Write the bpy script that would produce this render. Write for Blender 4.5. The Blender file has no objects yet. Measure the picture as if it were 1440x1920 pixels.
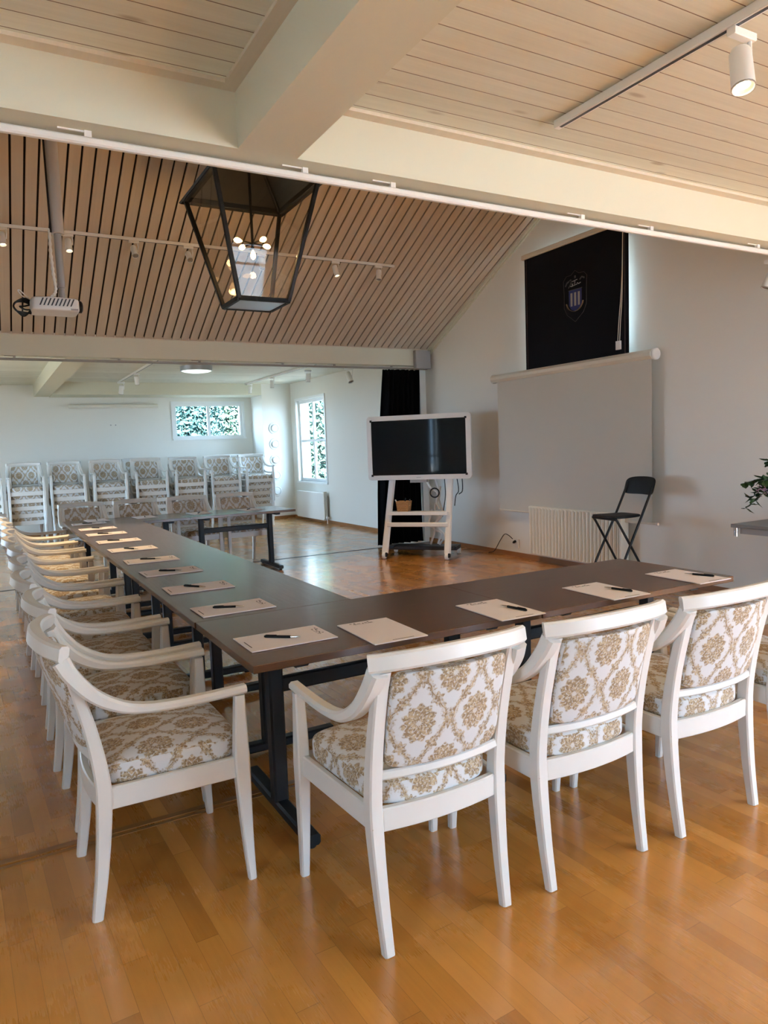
import bpy, bmesh, math, random
from math import sin, cos, pi, radians, atan2, sqrt
from mathutils import Vector, Matrix
random.seed(7)
S = bpy.context.scene
COL = S.collection

# ------------------------------------------------------------------ nodes
class V:
    """small expression builder over math nodes"""
    def __init__(s, nt, sock): s.nt, s.s = nt, sock
    def _m(s, op, *a):
        n = s.nt.nodes.new('ShaderNodeMath'); n.operation = op
        for i, x in enumerate((s,) + a):
            if isinstance(x, V): s.nt.links.new(x.s, n.inputs[i])
            else: n.inputs[i].default_value = x
        return V(s.nt, n.outputs[0])
    def __add__(s, o): return s._m('ADD', o)
    __radd__ = __add__
    def __sub__(s, o): return s._m('SUBTRACT', o)
    def __rsub__(s, o): return (s * -1) + o
    def __mul__(s, o): return s._m('MULTIPLY', o)
    __rmul__ = __mul__
    def __truediv__(s, o): return s._m('DIVIDE', o)
    def frac(s): return s._m('FRACT')
    def floor(s): return s._m('FLOOR')
    def abs(s): return s._m('ABSOLUTE')
    def sin(s): return s._m('SINE')
    def cos(s): return s._m('COSINE')
    def sqrt(s): return s._m('SQRT')
    def lt(s, o): return s._m('LESS_THAN', o)
    def gt(s, o): return s._m('GREATER_THAN', o)
    def mx(s, o): return s._m('MAXIMUM', o)
    def mn(s, o): return s._m('MINIMUM', o)
    def atan2(s, o): return s._m('ARCTAN2', o)
    def step(s, a, b):
        n = s.nt.nodes.new('ShaderNodeMapRange'); n.interpolation_type = 'SMOOTHSTEP'
        s.nt.links.new(s.s, n.inputs[0]); n.inputs[1].default_value = a; n.inputs[2].default_value = b
        if a > b:
            n.inputs[1].default_value = b; n.inputs[2].default_value = a
            n.inputs[3].default_value = 1; n.inputs[4].default_value = 0
        return V(s.nt, n.outputs[0])

class Mat:
    def __init__(s, name):
        s.m = bpy.data.materials.new(name); s.m.use_nodes = True
        s.nt = s.m.node_tree; s.b = s.nt.nodes['Principled BSDF']; s.out = s.nt.nodes['Material Output']
    def new(s, t): return s.nt.nodes.new(t)
    def link(s, a, b): s.nt.links.new(a.s if isinstance(a, V) else a, b)
    def coord(s, which='Object'):
        n = s.new('ShaderNodeTexCoord'); sp = s.new('ShaderNodeSeparateXYZ')
        s.link(n.outputs[which], sp.inputs[0])
        return [V(s.nt, o) for o in sp.outputs], n
    def vec(s, x, y, z):
        n = s.new('ShaderNodeCombineXYZ')
        for i, a in enumerate((x, y, z)):
            if isinstance(a, V): s.link(a, n.inputs[i])
            else: n.inputs[i].default_value = a
        return n.outputs[0]
    def noise(s, vec, scale, detail=3, rough=.55, out='Fac'):
        n = s.new('ShaderNodeTexNoise'); s.link(vec, n.inputs['Vector'])
        n.inputs['Scale'].default_value = scale; n.inputs['Detail'].default_value = detail; n.inputs['Roughness'].default_value = rough
        return V(s.nt, n.outputs[out])
    def voro(s, vec, scale, out='Distance', feat='F1'):
        n = s.new('ShaderNodeTexVoronoi'); n.feature = feat; s.link(vec, n.inputs['Vector']); n.inputs['Scale'].default_value = scale
        return V(s.nt, n.outputs[out])
    def white(s, x):
        n = s.new('ShaderNodeTexWhiteNoise'); n.noise_dimensions = '3D'; s.link(x, n.inputs['Vector'])
        return V(s.nt, n.outputs['Value'])
    def mix(s, f, a, b):
        n = s.new('ShaderNodeMix'); n.data_type = 'RGBA'
        for x, i in ((f, 0), (a, 6), (b, 7)):
            if isinstance(x, V): s.link(x, n.inputs[i])
            elif isinstance(x, (int, float)): n.inputs[i].default_value = x
            elif isinstance(x, tuple): n.inputs[i].default_value = (*x, 1)
            else: s.link(x, n.inputs[i])
        return n.outputs[2]
    def color(s, c):
        if isinstance(c, tuple): s.b.inputs['Base Color'].default_value = (*c, 1)
        else: s.link(c, s.b.inputs['Base Color'])
    def rough(s, r):
        if isinstance(r, V): s.link(r, s.b.inputs['Roughness'])
        else: s.b.inputs['Roughness'].default_value = r
    def bump(s, h, strength=.3, dist=.002):
        n = s.new('ShaderNodeBump'); n.inputs['Strength'].default_value = strength; n.inputs['Distance'].default_value = dist
        s.link(h, n.inputs['Height']); s.link(n.outputs[0], s.b.inputs['Normal'])

def plain(name, c, r=.5, metal=0., spec=.5, var=.0, scale=8):
    M = Mat(name); M.rough(r); M.b.inputs['Metallic'].default_value = metal
    M.b.inputs['Specular IOR Level'].default_value = spec
    if var:
        _, n = M.coord(); f = M.noise(n.outputs['Object'], scale, 4)
        M.color(M.mix(f, tuple(x * (1 - var) for x in c), tuple(min(1, x * (1 + var)) for x in c)))
    else: M.color(c)
    return M.m

def emit(name, c, st):
    M = Mat(name); M.color((.8, .8, .8)); M.b.inputs['Emission Color'].default_value = (*c, 1); M.b.inputs['Emission Strength'].default_value = st
    return M.m

def glassmat(name, tint=(1, 1, 1), k=1.0):
    M = Mat(name); M.nt.nodes.remove(M.b)
    t = M.new('ShaderNodeBsdfTransparent'); t.inputs[0].default_value = (*tint, 1)
    g = M.new('ShaderNodeBsdfGlossy'); g.inputs['Roughness'].default_value = .02
    f = M.new('ShaderNodeLayerWeight'); f.inputs[0].default_value = .5
    fc = V(M.nt, f.outputs['Facing']); f2 = fc * fc
    fm = (f2 * f2 * fc * .9 + .045) * k
    x = M.new('ShaderNodeMixShader'); M.link(fm, x.inputs[0]); M.link(t.outputs[0], x.inputs[1]); M.link(g.outputs[0], x.inputs[2])
    M.link(x.outputs[0], M.out.inputs[0]); return M.m

def boards_mat(name, c1, c2, pitch, groove, axis, gap_c, knots=True, rough=.6):
    """painted pine boards, lines every pitch metres across 'axis' (world), grain along the other axis"""
    M = Mat(name); (x, y, z), n = M.coord('Object')
    a, l = (y, x) if axis == 'y' else (x, y)
    t = a / pitch; idx = t.floor(); fr = t.frac()
    r = M.white(M.vec(idx, 3.3, 1.7))
    g = M.noise(M.vec(l * 1.2 + r * 40, a * 26, r * 9), 1.0, 5, .6)
    g2 = M.noise(M.vec(l * 3 + r * 13, a * 90, 0), 1.0, 3, .6)
    f = g * .55 + g2 * .25 + r * .3
    col = M.mix(f, c1, c2)
    if knots:
        kv = M.voro(M.vec(l * 2.2 + r * 7, a * 7.5, r * 3), 1.0)
        kn = kv.step(.15, .05) * .6
        col = M.mix(kn, col, (c1[0] * .5, c1[1] * .36, c1[2] * .26))
    gm = fr.lt(groove / pitch)
    col = M.mix(gm, col, gap_c)
    M.color(col); M.rough(rough); M.bump(fr.step(0, groove / pitch * 1.5) + g2 * .03, .5, .004)
    return M.m

def damask():
    M = Mat('damask_fabric'); (x, y, z), n = M.coord('Object')
    sp = M.new('ShaderNodeSeparateXYZ'); M.link(n.outputs['Normal'], sp.inputs[0])
    nx = V(M.nt, sp.outputs[0]).abs(); nz = V(M.nt, sp.outputs[2]).abs()
    oi = M.new('ShaderNodeObjectInfo'); rnd = V(M.nt, oi.outputs['Random'])
    sx = nx.gt(.75); sz = nz.gt(.6)
    u = x * (1 - sx) + y * sx; v = z * (1 - sz) + y * sz
    nv = M.vec(u, v, 0)
    w1 = M.noise(nv, 55, 2) - .5; w2 = M.noise(M.vec(v, u, 3.1), 55, 2) - .5
    u = u + w1 * .006 + rnd * .15; v = v + w2 * .006 + rnd * .23
    W, H = .187, .285
    U = u / W; Vv = v / H
    cells = M.voro(M.vec(u, v, 0), 150); cellr = M.voro(M.vec(u, v, 0), 150, 'Color')
    fine = M.noise(M.vec(u, v, 1), 260, 2)
    pat = None
    for k in (0., .5):
        a = ((U + k).frac() - .5); b = ((Vv + k).frac() - .5)
        dx = a * (W / .058); dy = b * (H / .062)
        r = (dx * dx + dy * dy).sqrt(); th = dx.atan2(dy)
        edge = .88 + .08 * (th * 11).cos() + .05 * (th * 2).cos()
        m = (edge - r).step(-.06, .05)
        ring = (r * 21 + (th * 11).cos() * 2.2).sin()
        holes = ring.step(.35, .8) * (cells.step(.35, .6))
        m = m * (1 - holes * .7)
        core = r.step(.16, .10); m = m * (1 - core * .7)
        pat = m if pat is None else pat.mx(m)
    a = ((U).frac() - .5); b = ((Vv).frac() - .5); au = a.abs(); bb = b.abs()
    ub = .25 + .19 * (b * 2 * pi).cos()
    wob = (b * 2 * pi * 7).sin() * .014
    d = (au - ub + wob).abs() * W
    leaf = M.noise(M.vec(u, v, 5), 90, 2)
    band = (d - (leaf - .35) * .034).step(.010, .001)
    line = d.step(.0035, .0015)
    vine = band * (.35 + cells.step(.7, .35) * .65)
    vine = vine.mx(line)
    pat = pat.mx(vine)
    for (pa, pb, ra, rb) in ((.25, .25, .021, .021), (.5, 0., .017, .034), (0., .5, .017, .034)):
        dx = (au - pa) * (W / ra); dy = (bb - pb) * (H / rb)
        r = (dx * dx + dy * dy).sqrt(); th = dx.atan2(dy)
        m = ((.85 + .2 * (th * 6).cos()) - r).step(-.08, .08) * (1 - cells.step(.45, .75) * .55)
        pat = pat.mx(m)
    pat = pat * (.72 + fine * .5)
    sc = M.new('ShaderNodeSeparateColor'); M.link(cellr, sc.inputs[0])
    cr = V(M.nt, sc.outputs[0])
    tan = M.mix(cr.step(.2, .95), (.25, .17, .09), (.46, .355, .22))
    weave = M.noise(M.vec(u * 1.0, v * 1.0, 2), 700, 1)
    base = M.mix(weave, (.54, .55, .555), (.65, .66, .665))
    M.color(M.mix(pat.mn(1.), base, tan)); M.rough(.85); M.b.inputs['Specular IOR Level'].default_value = .2
    M.b.inputs['Sheen Weight'].default_value = .15
    M.bump(weave * .4 + pat * .8, .35, .0012)
    return M.m

def floor_mat():
    M = Mat('oak_parquet'); (x, y, z), n = M.coord('Object')
    rot = radians(2.2)
    xr = x * cos(rot) + y * sin(rot) + .02; yr = y * cos(rot) - x * sin(rot)
    w = .068; L = .62
    row = (xr / w).floor(); rr = M.white(M.vec(row, 1.1, .3))
    t = yr / L + rr * 7.31; idx = t.floor(); cr = M.white(M.vec(row, idx, 2.2)); cr2 = M.white(M.vec(row, idx, 8.2))
    fx = (xr / w).frac(); fy = t.frac()
    g = M.noise(M.vec(xr * 60 + cr * 37, yr * 3.2 + cr * 11, cr * 5), 1.0, 6, .6)
    g2 = M.noise(M.vec(xr * 260, yr * 16 + cr * 5, 0), 1.0, 3, .6)
    big = M.noise(n.outputs['Object'], .55, 3)
    f = (cr * .55 + g * .46 + g2 * .12 - .08)
    col = M.mix(f, (.30, .115, .017), (.60, .28, .058))
    col = M.mix(cr2.gt(.86) * .45, col, (.64, .31, .085))
    col = M.mix(big.step(.35, .75) * .2, col, (.26, .12, .03))
    sc = M.noise(M.vec(xr * 160, yr * 22, 4), 1.0, 2).step(.74, .80) * .22
    col = M.mix(sc, col, (.10, .045, .013))
    gap = fx.lt(.018).mx(fy.lt(.0032))
    col = M.mix(gap * .5, col, (.06, .025, .008))
    M.color(col)
    wear = M.noise(n.outputs['Object'], 3.0, 4)
    M.rough(.17 + wear * .16 + g2 * .05); M.b.inputs['Specular IOR Level'].default_value = .5
    M.bump(g2 * .35 + (1 - gap) * .8 + M.noise(n.outputs['Object'], 9, 2) * 1.2, .06, .0015)
    M.b.inputs['Coat Weight'].default_value = .7; M.b.inputs['Coat Roughness'].default_value = .16
    return M.m

def table_wood():
    M = Mat('walnut_laminate'); (x, y, z), n = M.coord('Object')
    oi = M.new('ShaderNodeObjectInfo'); rnd = V(M.nt, oi.outputs['Random'])
    g = M.noise(M.vec(x * 1.6 + rnd * 9, y * 22, z * 22), 1.0, 6, .62)
    g2 = M.noise(M.vec(x * 5, y * 120, z * 60), 1.0, 3, .6)
    M.color(M.mix(g * .8 + g2 * .3 - .08, (.034, .014, .006), (.150, .068, .034)))
    M.rough(.20 + g2 * .10); M.b.inputs['Specular IOR Level'].default_value = .5; M.bump(g2, .12, .001); return M.m

def paint(name, c, r=.35, wear=True):
    M = Mat(name); (x, y, z), n = M.coord()
    f = M.noise(n.outputs['Object'], 14, 4); col = M.mix(f, tuple(k * .95 for k in c), c)
    if wear:
        e = M.noise(n.outputs['Object'], 45, 5, .65).step(.735, .75)
        col = M.mix(e * .8, col, (.30, .22, .13))
    M.color(col); M.rough(r); M.bump(f, .08, .003); return M.m

def wallmat(name, c):
    M = Mat(name); (x, y, z), n = M.coord()
    f = M.noise(n.outputs['Object'], 1.3, 4); f2 = M.noise(n.outputs['Object'], 60, 3)
    M.color(M.mix(f, tuple(k * .965 for k in c), c)); M.rough(.75); M.b.inputs['Specular IOR Level'].default_value = .25
    M.bump(f2, .12, .002); return M.m

m_white = paint('worn_white_paint', (.67, .65, .61))
m_damask = damask()
m_floor = floor_mat()
m_table = table_wood()
m_black = plain('black_steel', (.006, .0065, .008), .5, spec=.3)
m_blackp = plain('black_plastic', (.006, .006, .0065), .5, spec=.3)
m_wall = wallmat('wall_paint', (.79, .77, .705))
m_beam = wallmat('beam_paint', (.665, .645, .51))
m_ceil = boards_mat('pine_boards', (.50, .485, .38), (.84, .83, .715), .103, .004, 'y', (.16, .10, .06))
m_slat = boards_mat('pine_slats', (.47, .385, .29), (.63, .545, .435), .107, .0, 'x', (.2, .13, .09), False)
m_trimw = boards_mat('pine_trim', (.54, .46, .35), (.72, .64, .51), 3.0, .0, 'x', (.2, .1, .06), False)
m_gap = plain('dark_gap', (.018, .010, .007), .9)
m_base = plain('oak_skirting', (.30, .125, .04), .4, var=.2)
m_alu = plain('rail_white_enamel', (.86, .85, .82), .35)
m_dkrail = plain('rail_grey', (.30, .27, .24), .45)
m_frame = plain('window_frame_white', (.82, .83, .82), .4)
m_glass = glassmat('window_glass', (1, 1, 1), .35)
m_lglass = glassmat('lantern_glass', (.94, .91, .85), .8)
m_iron = plain('black_iron', (.005, .005, .005), .55, spec=.2)
m_tin = plain('bare_tin', (.45, .48, .52), .35, .8)
m_plate = plain('white_enamel', (.78, .76, .72), .35)
m_cream = plain('cream_enamel', (.74, .70, .60), .4)
m_screen = plain('tv_black_glass', (.002, .004, .006), .05, spec=.22)
m_pwhite = plain('white_plastic', (.74, .72, .68), .4)
m_grey = plain('grey_metal', (.32, .31, .30), .45)
m_dkgrey = plain('charcoal_steel', (.035, .04, .05), .4)
m_sheet = plain('projection_cloth', (.54, .51, .44), .8, var=.03, scale=1.5)
m_case = plain('screen_case_cream', (.66, .60, .49), .5)
m_navy = plain('navy_cloth', (.0045, .0048, .0075), .9, spec=.15)
m_curt = plain('black_velvet', (.003, .003, .0035), .95, spec=.1)
m_paper = plain('note_paper', (.76, .70, .68), .8)
m_board = plain('pad_backing', (.14, .06, .035), .8)
m_ink = plain('print_ink', (.05, .035, .03), .7)
m_silver = plain('polished_steel', (.72, .72, .72), .18, 1.0)
m_wicker = plain('wicker', (.42, .22, .08), .7, var=.5, scale=120)
m_gtable = plain('grey_laminate', (.20, .19, .18), .35, var=.08)
m_leaf = plain('dark_leaf', (.018, .05, .012), .5, var=.5, scale=30)
m_lilac = plain('lilac_petal', (.36, .20, .30), .7, var=.3, scale=40)
m_ceramic = plain('vase_ceramic', (.62, .58, .52), .25)
m_eg = plain('emblem_grey', (.055, .05, .05), .8)
m_ew = plain('emblem_white', (.30, .28, .26), .8)
m_eb = plain('emblem_blue', (.015, .025, .12), .8)
m_eo = plain('emblem_gold', (.16, .10, .045), .8)
m_spot = emit('spot_lens_lit', (1, .86, .62), 5)
m_refl = emit('spot_reflector_lit', (1, .70, .30), .3)
m_spotoff = plain('spot_lens_off', (.25, .24, .22), .15)
m_bulb = emit('filament_bulb', (1, .60, .22), 9)
m_panel = emit('lamp_diffuser', (.82, 1, .93), 1.1)
m_bark = plain('bark', (.10, .085, .07), .9, var=.4, scale=10)
m_fol = plain('tree_leaves', (.020, .065, .060), .7, var=.4, scale=4)
m_fol2 = plain('tree_leaves_pale', (.035, .085, .060), .7, var=.4, scale=4)
m_grass = plain('outdoor_gravel', (.13, .13, .12), .9, var=.2, scale=2)

# ------------------------------------------------------------------ meshes
def chamfer_rect(w, h, c):
    a, b = w / 2, h / 2
    return [(-a + c, -b), (a - c, -b), (a, -b + c), (a, b - c), (a - c, b), (-a + c, b), (-a, b - c), (-a, -b + c)]

class MB:
    def __init__(s): s.v, s.f, s.mi = [], [], []
    def add(s, vs, fs, mi=0):
        o = len(s.v); s.v += [tuple(v) for v in vs]
        for f in fs: s.f.append([o + i for i in f]); s.mi.append(mi)
        return s
    def box(s, x0, y0, z0, x1, y1, z1, mi=0, M=None):
        vs = [Vector((x, y, z)) for z in (z0, z1) for y in (y0, y1) for x in (x0, x1)]
        if M: vs = [M @ v for v in vs]
        return s.add(vs, [(0, 2, 3, 1), (4, 5, 7, 6), (0, 1, 5, 4), (2, 6, 7, 3), (0, 4, 6, 2), (1, 3, 7, 5)], mi)
    def cbox(s, x0, y0, z0, x1, y1, z1, c=.004, mi=0, axis='z'):
        """box with chamfered edges along one axis"""
        if axis == 'z': P = [((x0 + x1) / 2 + a, (y0 + y1) / 2 + b) for a, b in chamfer_rect(x1 - x0, y1 - y0, c)]; mk = lambda p, t: (p[0], p[1], t); lo, hi = z0, z1
        elif axis == 'x': P = [((y0 + y1) / 2 + a, (z0 + z1) / 2 + b) for a, b in chamfer_rect(y1 - y0, z1 - z0, c)]; mk = lambda p, t: (t, p[0], p[1]); lo, hi = x0, x1
        else: P = [((z0 + z1) / 2 + a, (x0 + x1) / 2 + b) for a, b in chamfer_rect(z1 - z0, x1 - x0, c)]; mk = lambda p, t: (p[1], t, p[0]); lo, hi = y0, y1
        n = len(P); vs = [mk(p, lo) for p in P] + [mk(p, hi) for p in P]
        fs = [(i, (i + 1) % n, n + (i + 1) % n, n + i) for i in range(n)] + [tuple(range(n))[::-1], tuple(range(n, 2 * n))]
        return s.add(vs, fs, mi)
    def prism(s, poly, mk, lo, hi, mi=0):
        n = len(poly); vs = [mk(p, lo) for p in poly] + [mk(p, hi) for p in poly]
        return s.add(vs, [(i, (i + 1) % n, n + (i + 1) % n, n + i) for i in range(n)] + [tuple(range(n))[::-1], tuple(range(n, 2 * n))], mi)
    def sweep(s, pts, prof, side=None, mi=0, closed=False, caps=True):
        """pts: path; prof: function i->list of (a,b) offsets (or constant list); side: fixed side vector for 'a'"""
        pts = [Vector(p) for p in pts]; n = len(pts); rings = []; up = None
        for i in range(n):
            if closed: t = pts[(i + 1) % n] - pts[i - 1]
            else: t = pts[min(i + 1, n - 1)] - pts[max(i - 1, 0)]
            t.normalize()
            if side is not None:
                a = Vector(side); a = (a - t * a.dot(t)).normalized()
            else:
                if up is None: up = Vector((0, 0, 1)) if abs(t.z) < .9 else Vector((1, 0, 0))
                a = (up - t * up.dot(t)).normalized(); up = a
            b = t.cross(a)
            P = prof(i) if callable(prof) else prof
            rings.append([pts[i] + a * p[0] + b * p[1] for p in P])
        k = len(rings[0]); vs = [v for r in rings for v in r]; fs = []
        for i in range(n if closed else n - 1):
            j = (i + 1) % n
            for q in range(k): fs.append((i * k + q, i * k + (q + 1) % k, j * k + (q + 1) % k, j * k + q))
        if caps and not closed: fs += [tuple(range(k))[::-1], tuple(range((n - 1) * k, n * k))]
        return s.add(vs, fs, mi)
    def tube(s, pts, r, n=8, mi=0, closed=False):
        f = r if callable(r) else (lambda i: r)
        return s.sweep(pts, lambda i: [(f(i) * cos(2 * pi * k / n), f(i) * sin(2 * pi * k / n)) for k in range(n)], None, mi, closed)
    def lathe(s, prof, n=20, mi=0, M=None, caps=True):
        """prof: list of (r,z) about local z"""
        vs = [Vector((r * cos(2 * pi * k / n), r * sin(2 * pi * k / n), z)) for r, z in prof for k in range(n)]
        if M: vs = [M @ v for v in vs]
        fs = [(i * n + k, i * n + (k + 1) % n, (i + 1) * n + (k + 1) % n, (i + 1) * n + k) for i in range(len(prof) - 1) for k in range(n)]
        if caps: fs += [tuple(range(n))[::-1], tuple(range((len(prof) - 1) * n, len(prof) * n))]
        return s.add(vs, fs, mi)
    def pillow(s, fn, p=7, n=14, mi=0):
        """superellipsoid box; fn maps (x,y,z) in [-1,1] to the wanted place"""
        idx = {}; vs = []; fs = []
        def vert(i, j, k):
            key = (i, j, k)
            if key not in idx:
                q = [sin((t / n - .5) * pi) if 0 else (2 * t / n - 1) for t in key]
                q = [math.copysign(abs(c) ** .75, c) for c in q]
                d = sum(abs(c) ** p for c in q) ** (1 / p)
                idx[key] = len(vs); vs.append(fn(*[c / d for c in q]))
            return idx[key]
        for a in range(n):
            for b in range(n):
                fs.append([vert(a, b, 0), vert(a, b + 1, 0), vert(a + 1, b + 1, 0), vert(a + 1, b, 0)])
                fs.append([vert(a, b, n), vert(a + 1, b, n), vert(a + 1, b + 1, n), vert(a, b + 1, n)])
                fs.append([vert(a, 0, b), vert(a + 1, 0, b), vert(a + 1, 0, b + 1), vert(a, 0, b + 1)])
                fs.append([vert(a, n, b), vert(a, n, b + 1), vert(a + 1, n, b + 1), vert(a + 1, n, b)])
                fs.append([vert(0, a, b), vert(0, a, b + 1), vert(0, a + 1, b + 1), vert(0, a + 1, b)])
                fs.append([vert(n, a, b), vert(n, a + 1, b), vert(n, a + 1, b + 1), vert(n, a, b + 1)])
        return s.add(vs, fs, mi)
    def build(s, name, mats, parent=None, smooth=35, loc=None, rz=None):
        me = bpy.data.meshes.new(name); me.from_pydata(s.v, [], s.f)
        for m in (mats if isinstance(mats, (list, tuple)) else [mats]): me.materials.append(m)
        me.polygons.foreach_set('material_index', s.mi)
        bm = bmesh.new(); bm.from_mesh(me); bmesh.ops.recalc_face_normals(bm, faces=bm.faces); bm.to_mesh(me); bm.free()
        if smooth:
            me.polygons.foreach_set('use_smooth', [True] * len(me.polygons)); me.set_sharp_from_angle(angle=radians(smooth))
        me.update()
        o = bpy.data.objects.new(name, me); COL.objects.link(o)
        if parent: o.parent = parent
        if loc: o.location = loc
        if rz is not None: o.rotation_euler.z = rz
        return o

def tag(o, label, cat, group=None, kind=None):
    if label: o['label'] = label
    if cat: o['category'] = cat
    if group: o['group'] = group
    if kind: o['kind'] = kind
    return o
def thing(name, label, cat, loc=(0, 0, 0), rz=0, group=None):
    o = bpy.data.objects.new(name, None); COL.objects.link(o); o.empty_display_size = .1
    o.location = loc; o.rotation_euler.z = rz
    return tag(o, label, cat, group)
def struct(name, mb, m, parent=None, smooth=0):
    o = mb.build(name, m, parent, smooth); o['kind'] = 'structure'; return o
KIDS = {}
def dup(root, loc, rz, label, group=None, rx=0):
    r = root.copy(); COL.objects.link(r); r.location = loc; r.rotation_euler = (rx, 0, rz); r['label'] = label
    if group: r['group'] = group
    if root not in KIDS: KIDS[root] = [(c, list(c.children)) for c in root.children]
    for ch, gs in KIDS[root]:
        c = ch.copy(); COL.objects.link(c); c.parent = r
        for g in gs:
            d = g.copy(); COL.objects.link(d); d.parent = c
    return r
def bez(p0, p1, p2, p3, n=10):
    out = []
    for i in range(n + 1):
        t = i / n; u = 1 - t
        out.append(tuple(u ** 3 * a + 3 * u * u * t * b + 3 * u * t * t * c + t ** 3 * d for a, b, c, d in zip(p0, p1, p2, p3)))
    return out
def catmull(P, n=6):
    P = [Vector(p) for p in P]; P = [P[0] * 2 - P[1]] + P + [P[-1] * 2 - P[-2]]; out = []
    for i in range(1, len(P) - 2):
        for k in range(n):
            t = k / n; a, b, c, d = P[i - 1:i + 3]
            out.append(.5 * ((2 * b) + (c - a) * t + (2 * a - 5 * b + 4 * c - d) * t * t + (3 * b - a - 3 * c + d) * t ** 3))
    out.append(P[-2]); return out

# ------------------------------------------------------------------ setting
XL, XR, YB, YF = -2.3, 5.8, -2.7, 15.0
ZC, ZB = 2.83, 2.61            # low ceilings, underside of beams
Y1, Y2 = 2.753, 2.90           # near cross beam
Y3, Y4 = 8.88, 9.03            # far cross beam
YR, ZR = 5.89, 4.33            # ridge
SL = (ZR - 2.84) / (Y3 - YR)

def wall_holes(name, axis, c0, c1, a0, a1, z0, z1, holes, m=m_wall):
    """wall slab between c0..c1 on axis, running a0..a1, with rectangular holes (a,b,zlo,zhi)"""
    As = sorted({a0, a1, *[h[0] for h in holes], *[h[1] for h in holes]}); Zs = sorted({z0, z1, *[h[2] for h in holes], *[h[3] for h in holes]})
    mb = MB()
    for i in range(len(As) - 1):
        for j in range(len(Zs) - 1):
            a, b, lo, hi = As[i], As[i + 1], Zs[j], Zs[j + 1]
            if any(h[0] <= a and b <= h[1] and h[2] <= lo and hi <= h[3] for h in holes): continue
            if axis == 'x': mb.box(c0, a, lo, c1, b, hi)
            else: mb.box(a, c0, lo, b, c1, hi)
    return struct(name, mb, m)

W2 = (12.62, 14.0, .79, 2.45); W3 = (5.30, 6.52, 2.38, 3.46)
W1 = (3.50, 4.96, 1.757, 2.476)
LW = [(-1.2, -.2, .25, 2.2), (3.75, 4.05, .15, 2.2), (9.25, 10.85, .2, 2.15), (11.05, 12.65, .2, 2.15)]
BW = [(3.5, 5.3, .1, 2.4)]
RW = [(-2.1, -.5, .3, 2.35)]
mb = MB().box(XL - .3, YB - .3, -.12, XR + .3, YF + .3, 0); struct('floor', mb, m_floor)
wall_holes('wall_right', 'x', XR, XR + .28, YB - .3, YF + .3, 0, 4.7, [W2, W3] + RW)
wall_holes('wall_left', 'x', XL - .28, XL, YB - .3, YF + .3, 0, 4.7, LW)
wall_holes('wall_far', 'y', YF, YF + .28, XL, XR, 0, 3.1, [W1])
wall_holes('wall_back', 'y', YB - .28, YB, XL, XR, 0, 3.1, BW)
struct('wall_niche_side', MB().box(5.16, 14.3, 0, XR, YF, ZC + .02), m_wall)
struct('ceiling_near', MB().box(XL, YB, ZC, XR, Y1 + .05, ZC + .08), m_ceil)
struct('ceiling_far', MB().box(XL, Y4 - .05, ZC, XR, YF, ZC + .08), m_ceil)
# pitched slatted ceiling
mb = MB(); n = 0; x = XL + .02
def slope_pt(x, y, off):   # off>0 : towards the room
    return Vector((x, y, (ZR - abs(y - YR) * SL))) + Vector((0, (-1 if y > YR else 1) * SL, -1)).normalized() * off
while x < XR - .02:
    for (ya, yb) in ((Y3 + .02, YR + .001), (Y2 - .02, YR - .001)):
        x1 = min(x + .089, XR)
        vs = [slope_pt(px, py, o) for o in (0, .02) for py in (ya, yb) for px in (x, x1)]
        mb.add(vs, [(0, 2, 3, 1), (4, 5, 7, 6), (0, 1, 5, 4), (2, 6, 7, 3), (0, 4, 6, 2), (1, 3, 7, 5)], 0)
    x += .107
for (ya, yb) in ((Y3 + .12, YR), (Y2 - .12, YR)):
    vs = [slope_pt(px, py, o) for o in (-.10, -.004) for py in (ya, yb) for px in (XL - .1, XR + .1)]
    mb.add(vs, [(0, 2, 3, 1), (4, 5, 7, 6), (0, 1, 5, 4), (2, 6, 7, 3), (0, 4, 6, 2), (1, 3, 7, 5)], 1)
struct('ceiling_hall', mb, [m_slat, m_gap])
# beams
struct('trim_1', MB().box(XL, Y1, ZB, XR, Y2, 2.95), m_beam)
struct('trim_2', MB().box(XL, Y3, 2.59, XR, Y4, 2.815), m_beam)
struct('trim_3', MB().box(.95, YB, ZB, 1.195, Y1, ZC + .01), m_beam)
struct('trim_4', MB().box(.94, Y4, ZB, 1.20, YF, ZC + .01), m_beam)
struct('trim_5', MB().box(1.20, 14.3, 2.60, 5.16, YF, ZC + .01), m_beam)
# pine edge boards of the ceiling bays, pine cornice under the slats
mb = MB()
for (xa, xb) in ((XL, .95), (1.195, XR)):
    mb.box(xa, Y1 - .055, ZC - .014, xb, Y1, ZC)
    mb.box(xa, Y4, ZC - .014, xb, Y4 + .05, ZC)
mb.box(.895, YB, ZC - .014, .95, Y1 - .055, ZC); mb.box(1.195, YB, ZC - .014, 1.235, Y1 - .055, ZC)
struct('trim_6', mb, m_trimw)
struct('trim_7', MB().box(XL, Y3 - .012, 2.815, XR, Y3 + .06, 2.845), m_trimw)
# white stepped rake moulding against the gable
mb = MB()
for o, t, xw in ((.02, .05, .035), (.065, .035, .02)):
    for (ya, yb) in ((Y3, YR), (Y2, YR)):
        vs = [slope_pt(px, py, q) for q in (o, o + t) for py in (ya, yb) for px in (XR - xw, XR)]
        mb.add(vs, [(0, 2, 3, 1), (4, 5, 7, 6), (0, 1, 5, 4), (2, 6, 7, 3), (0, 4, 6, 2), (1, 3, 7, 5)])
struct('trim_8', mb, m_beam)
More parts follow.
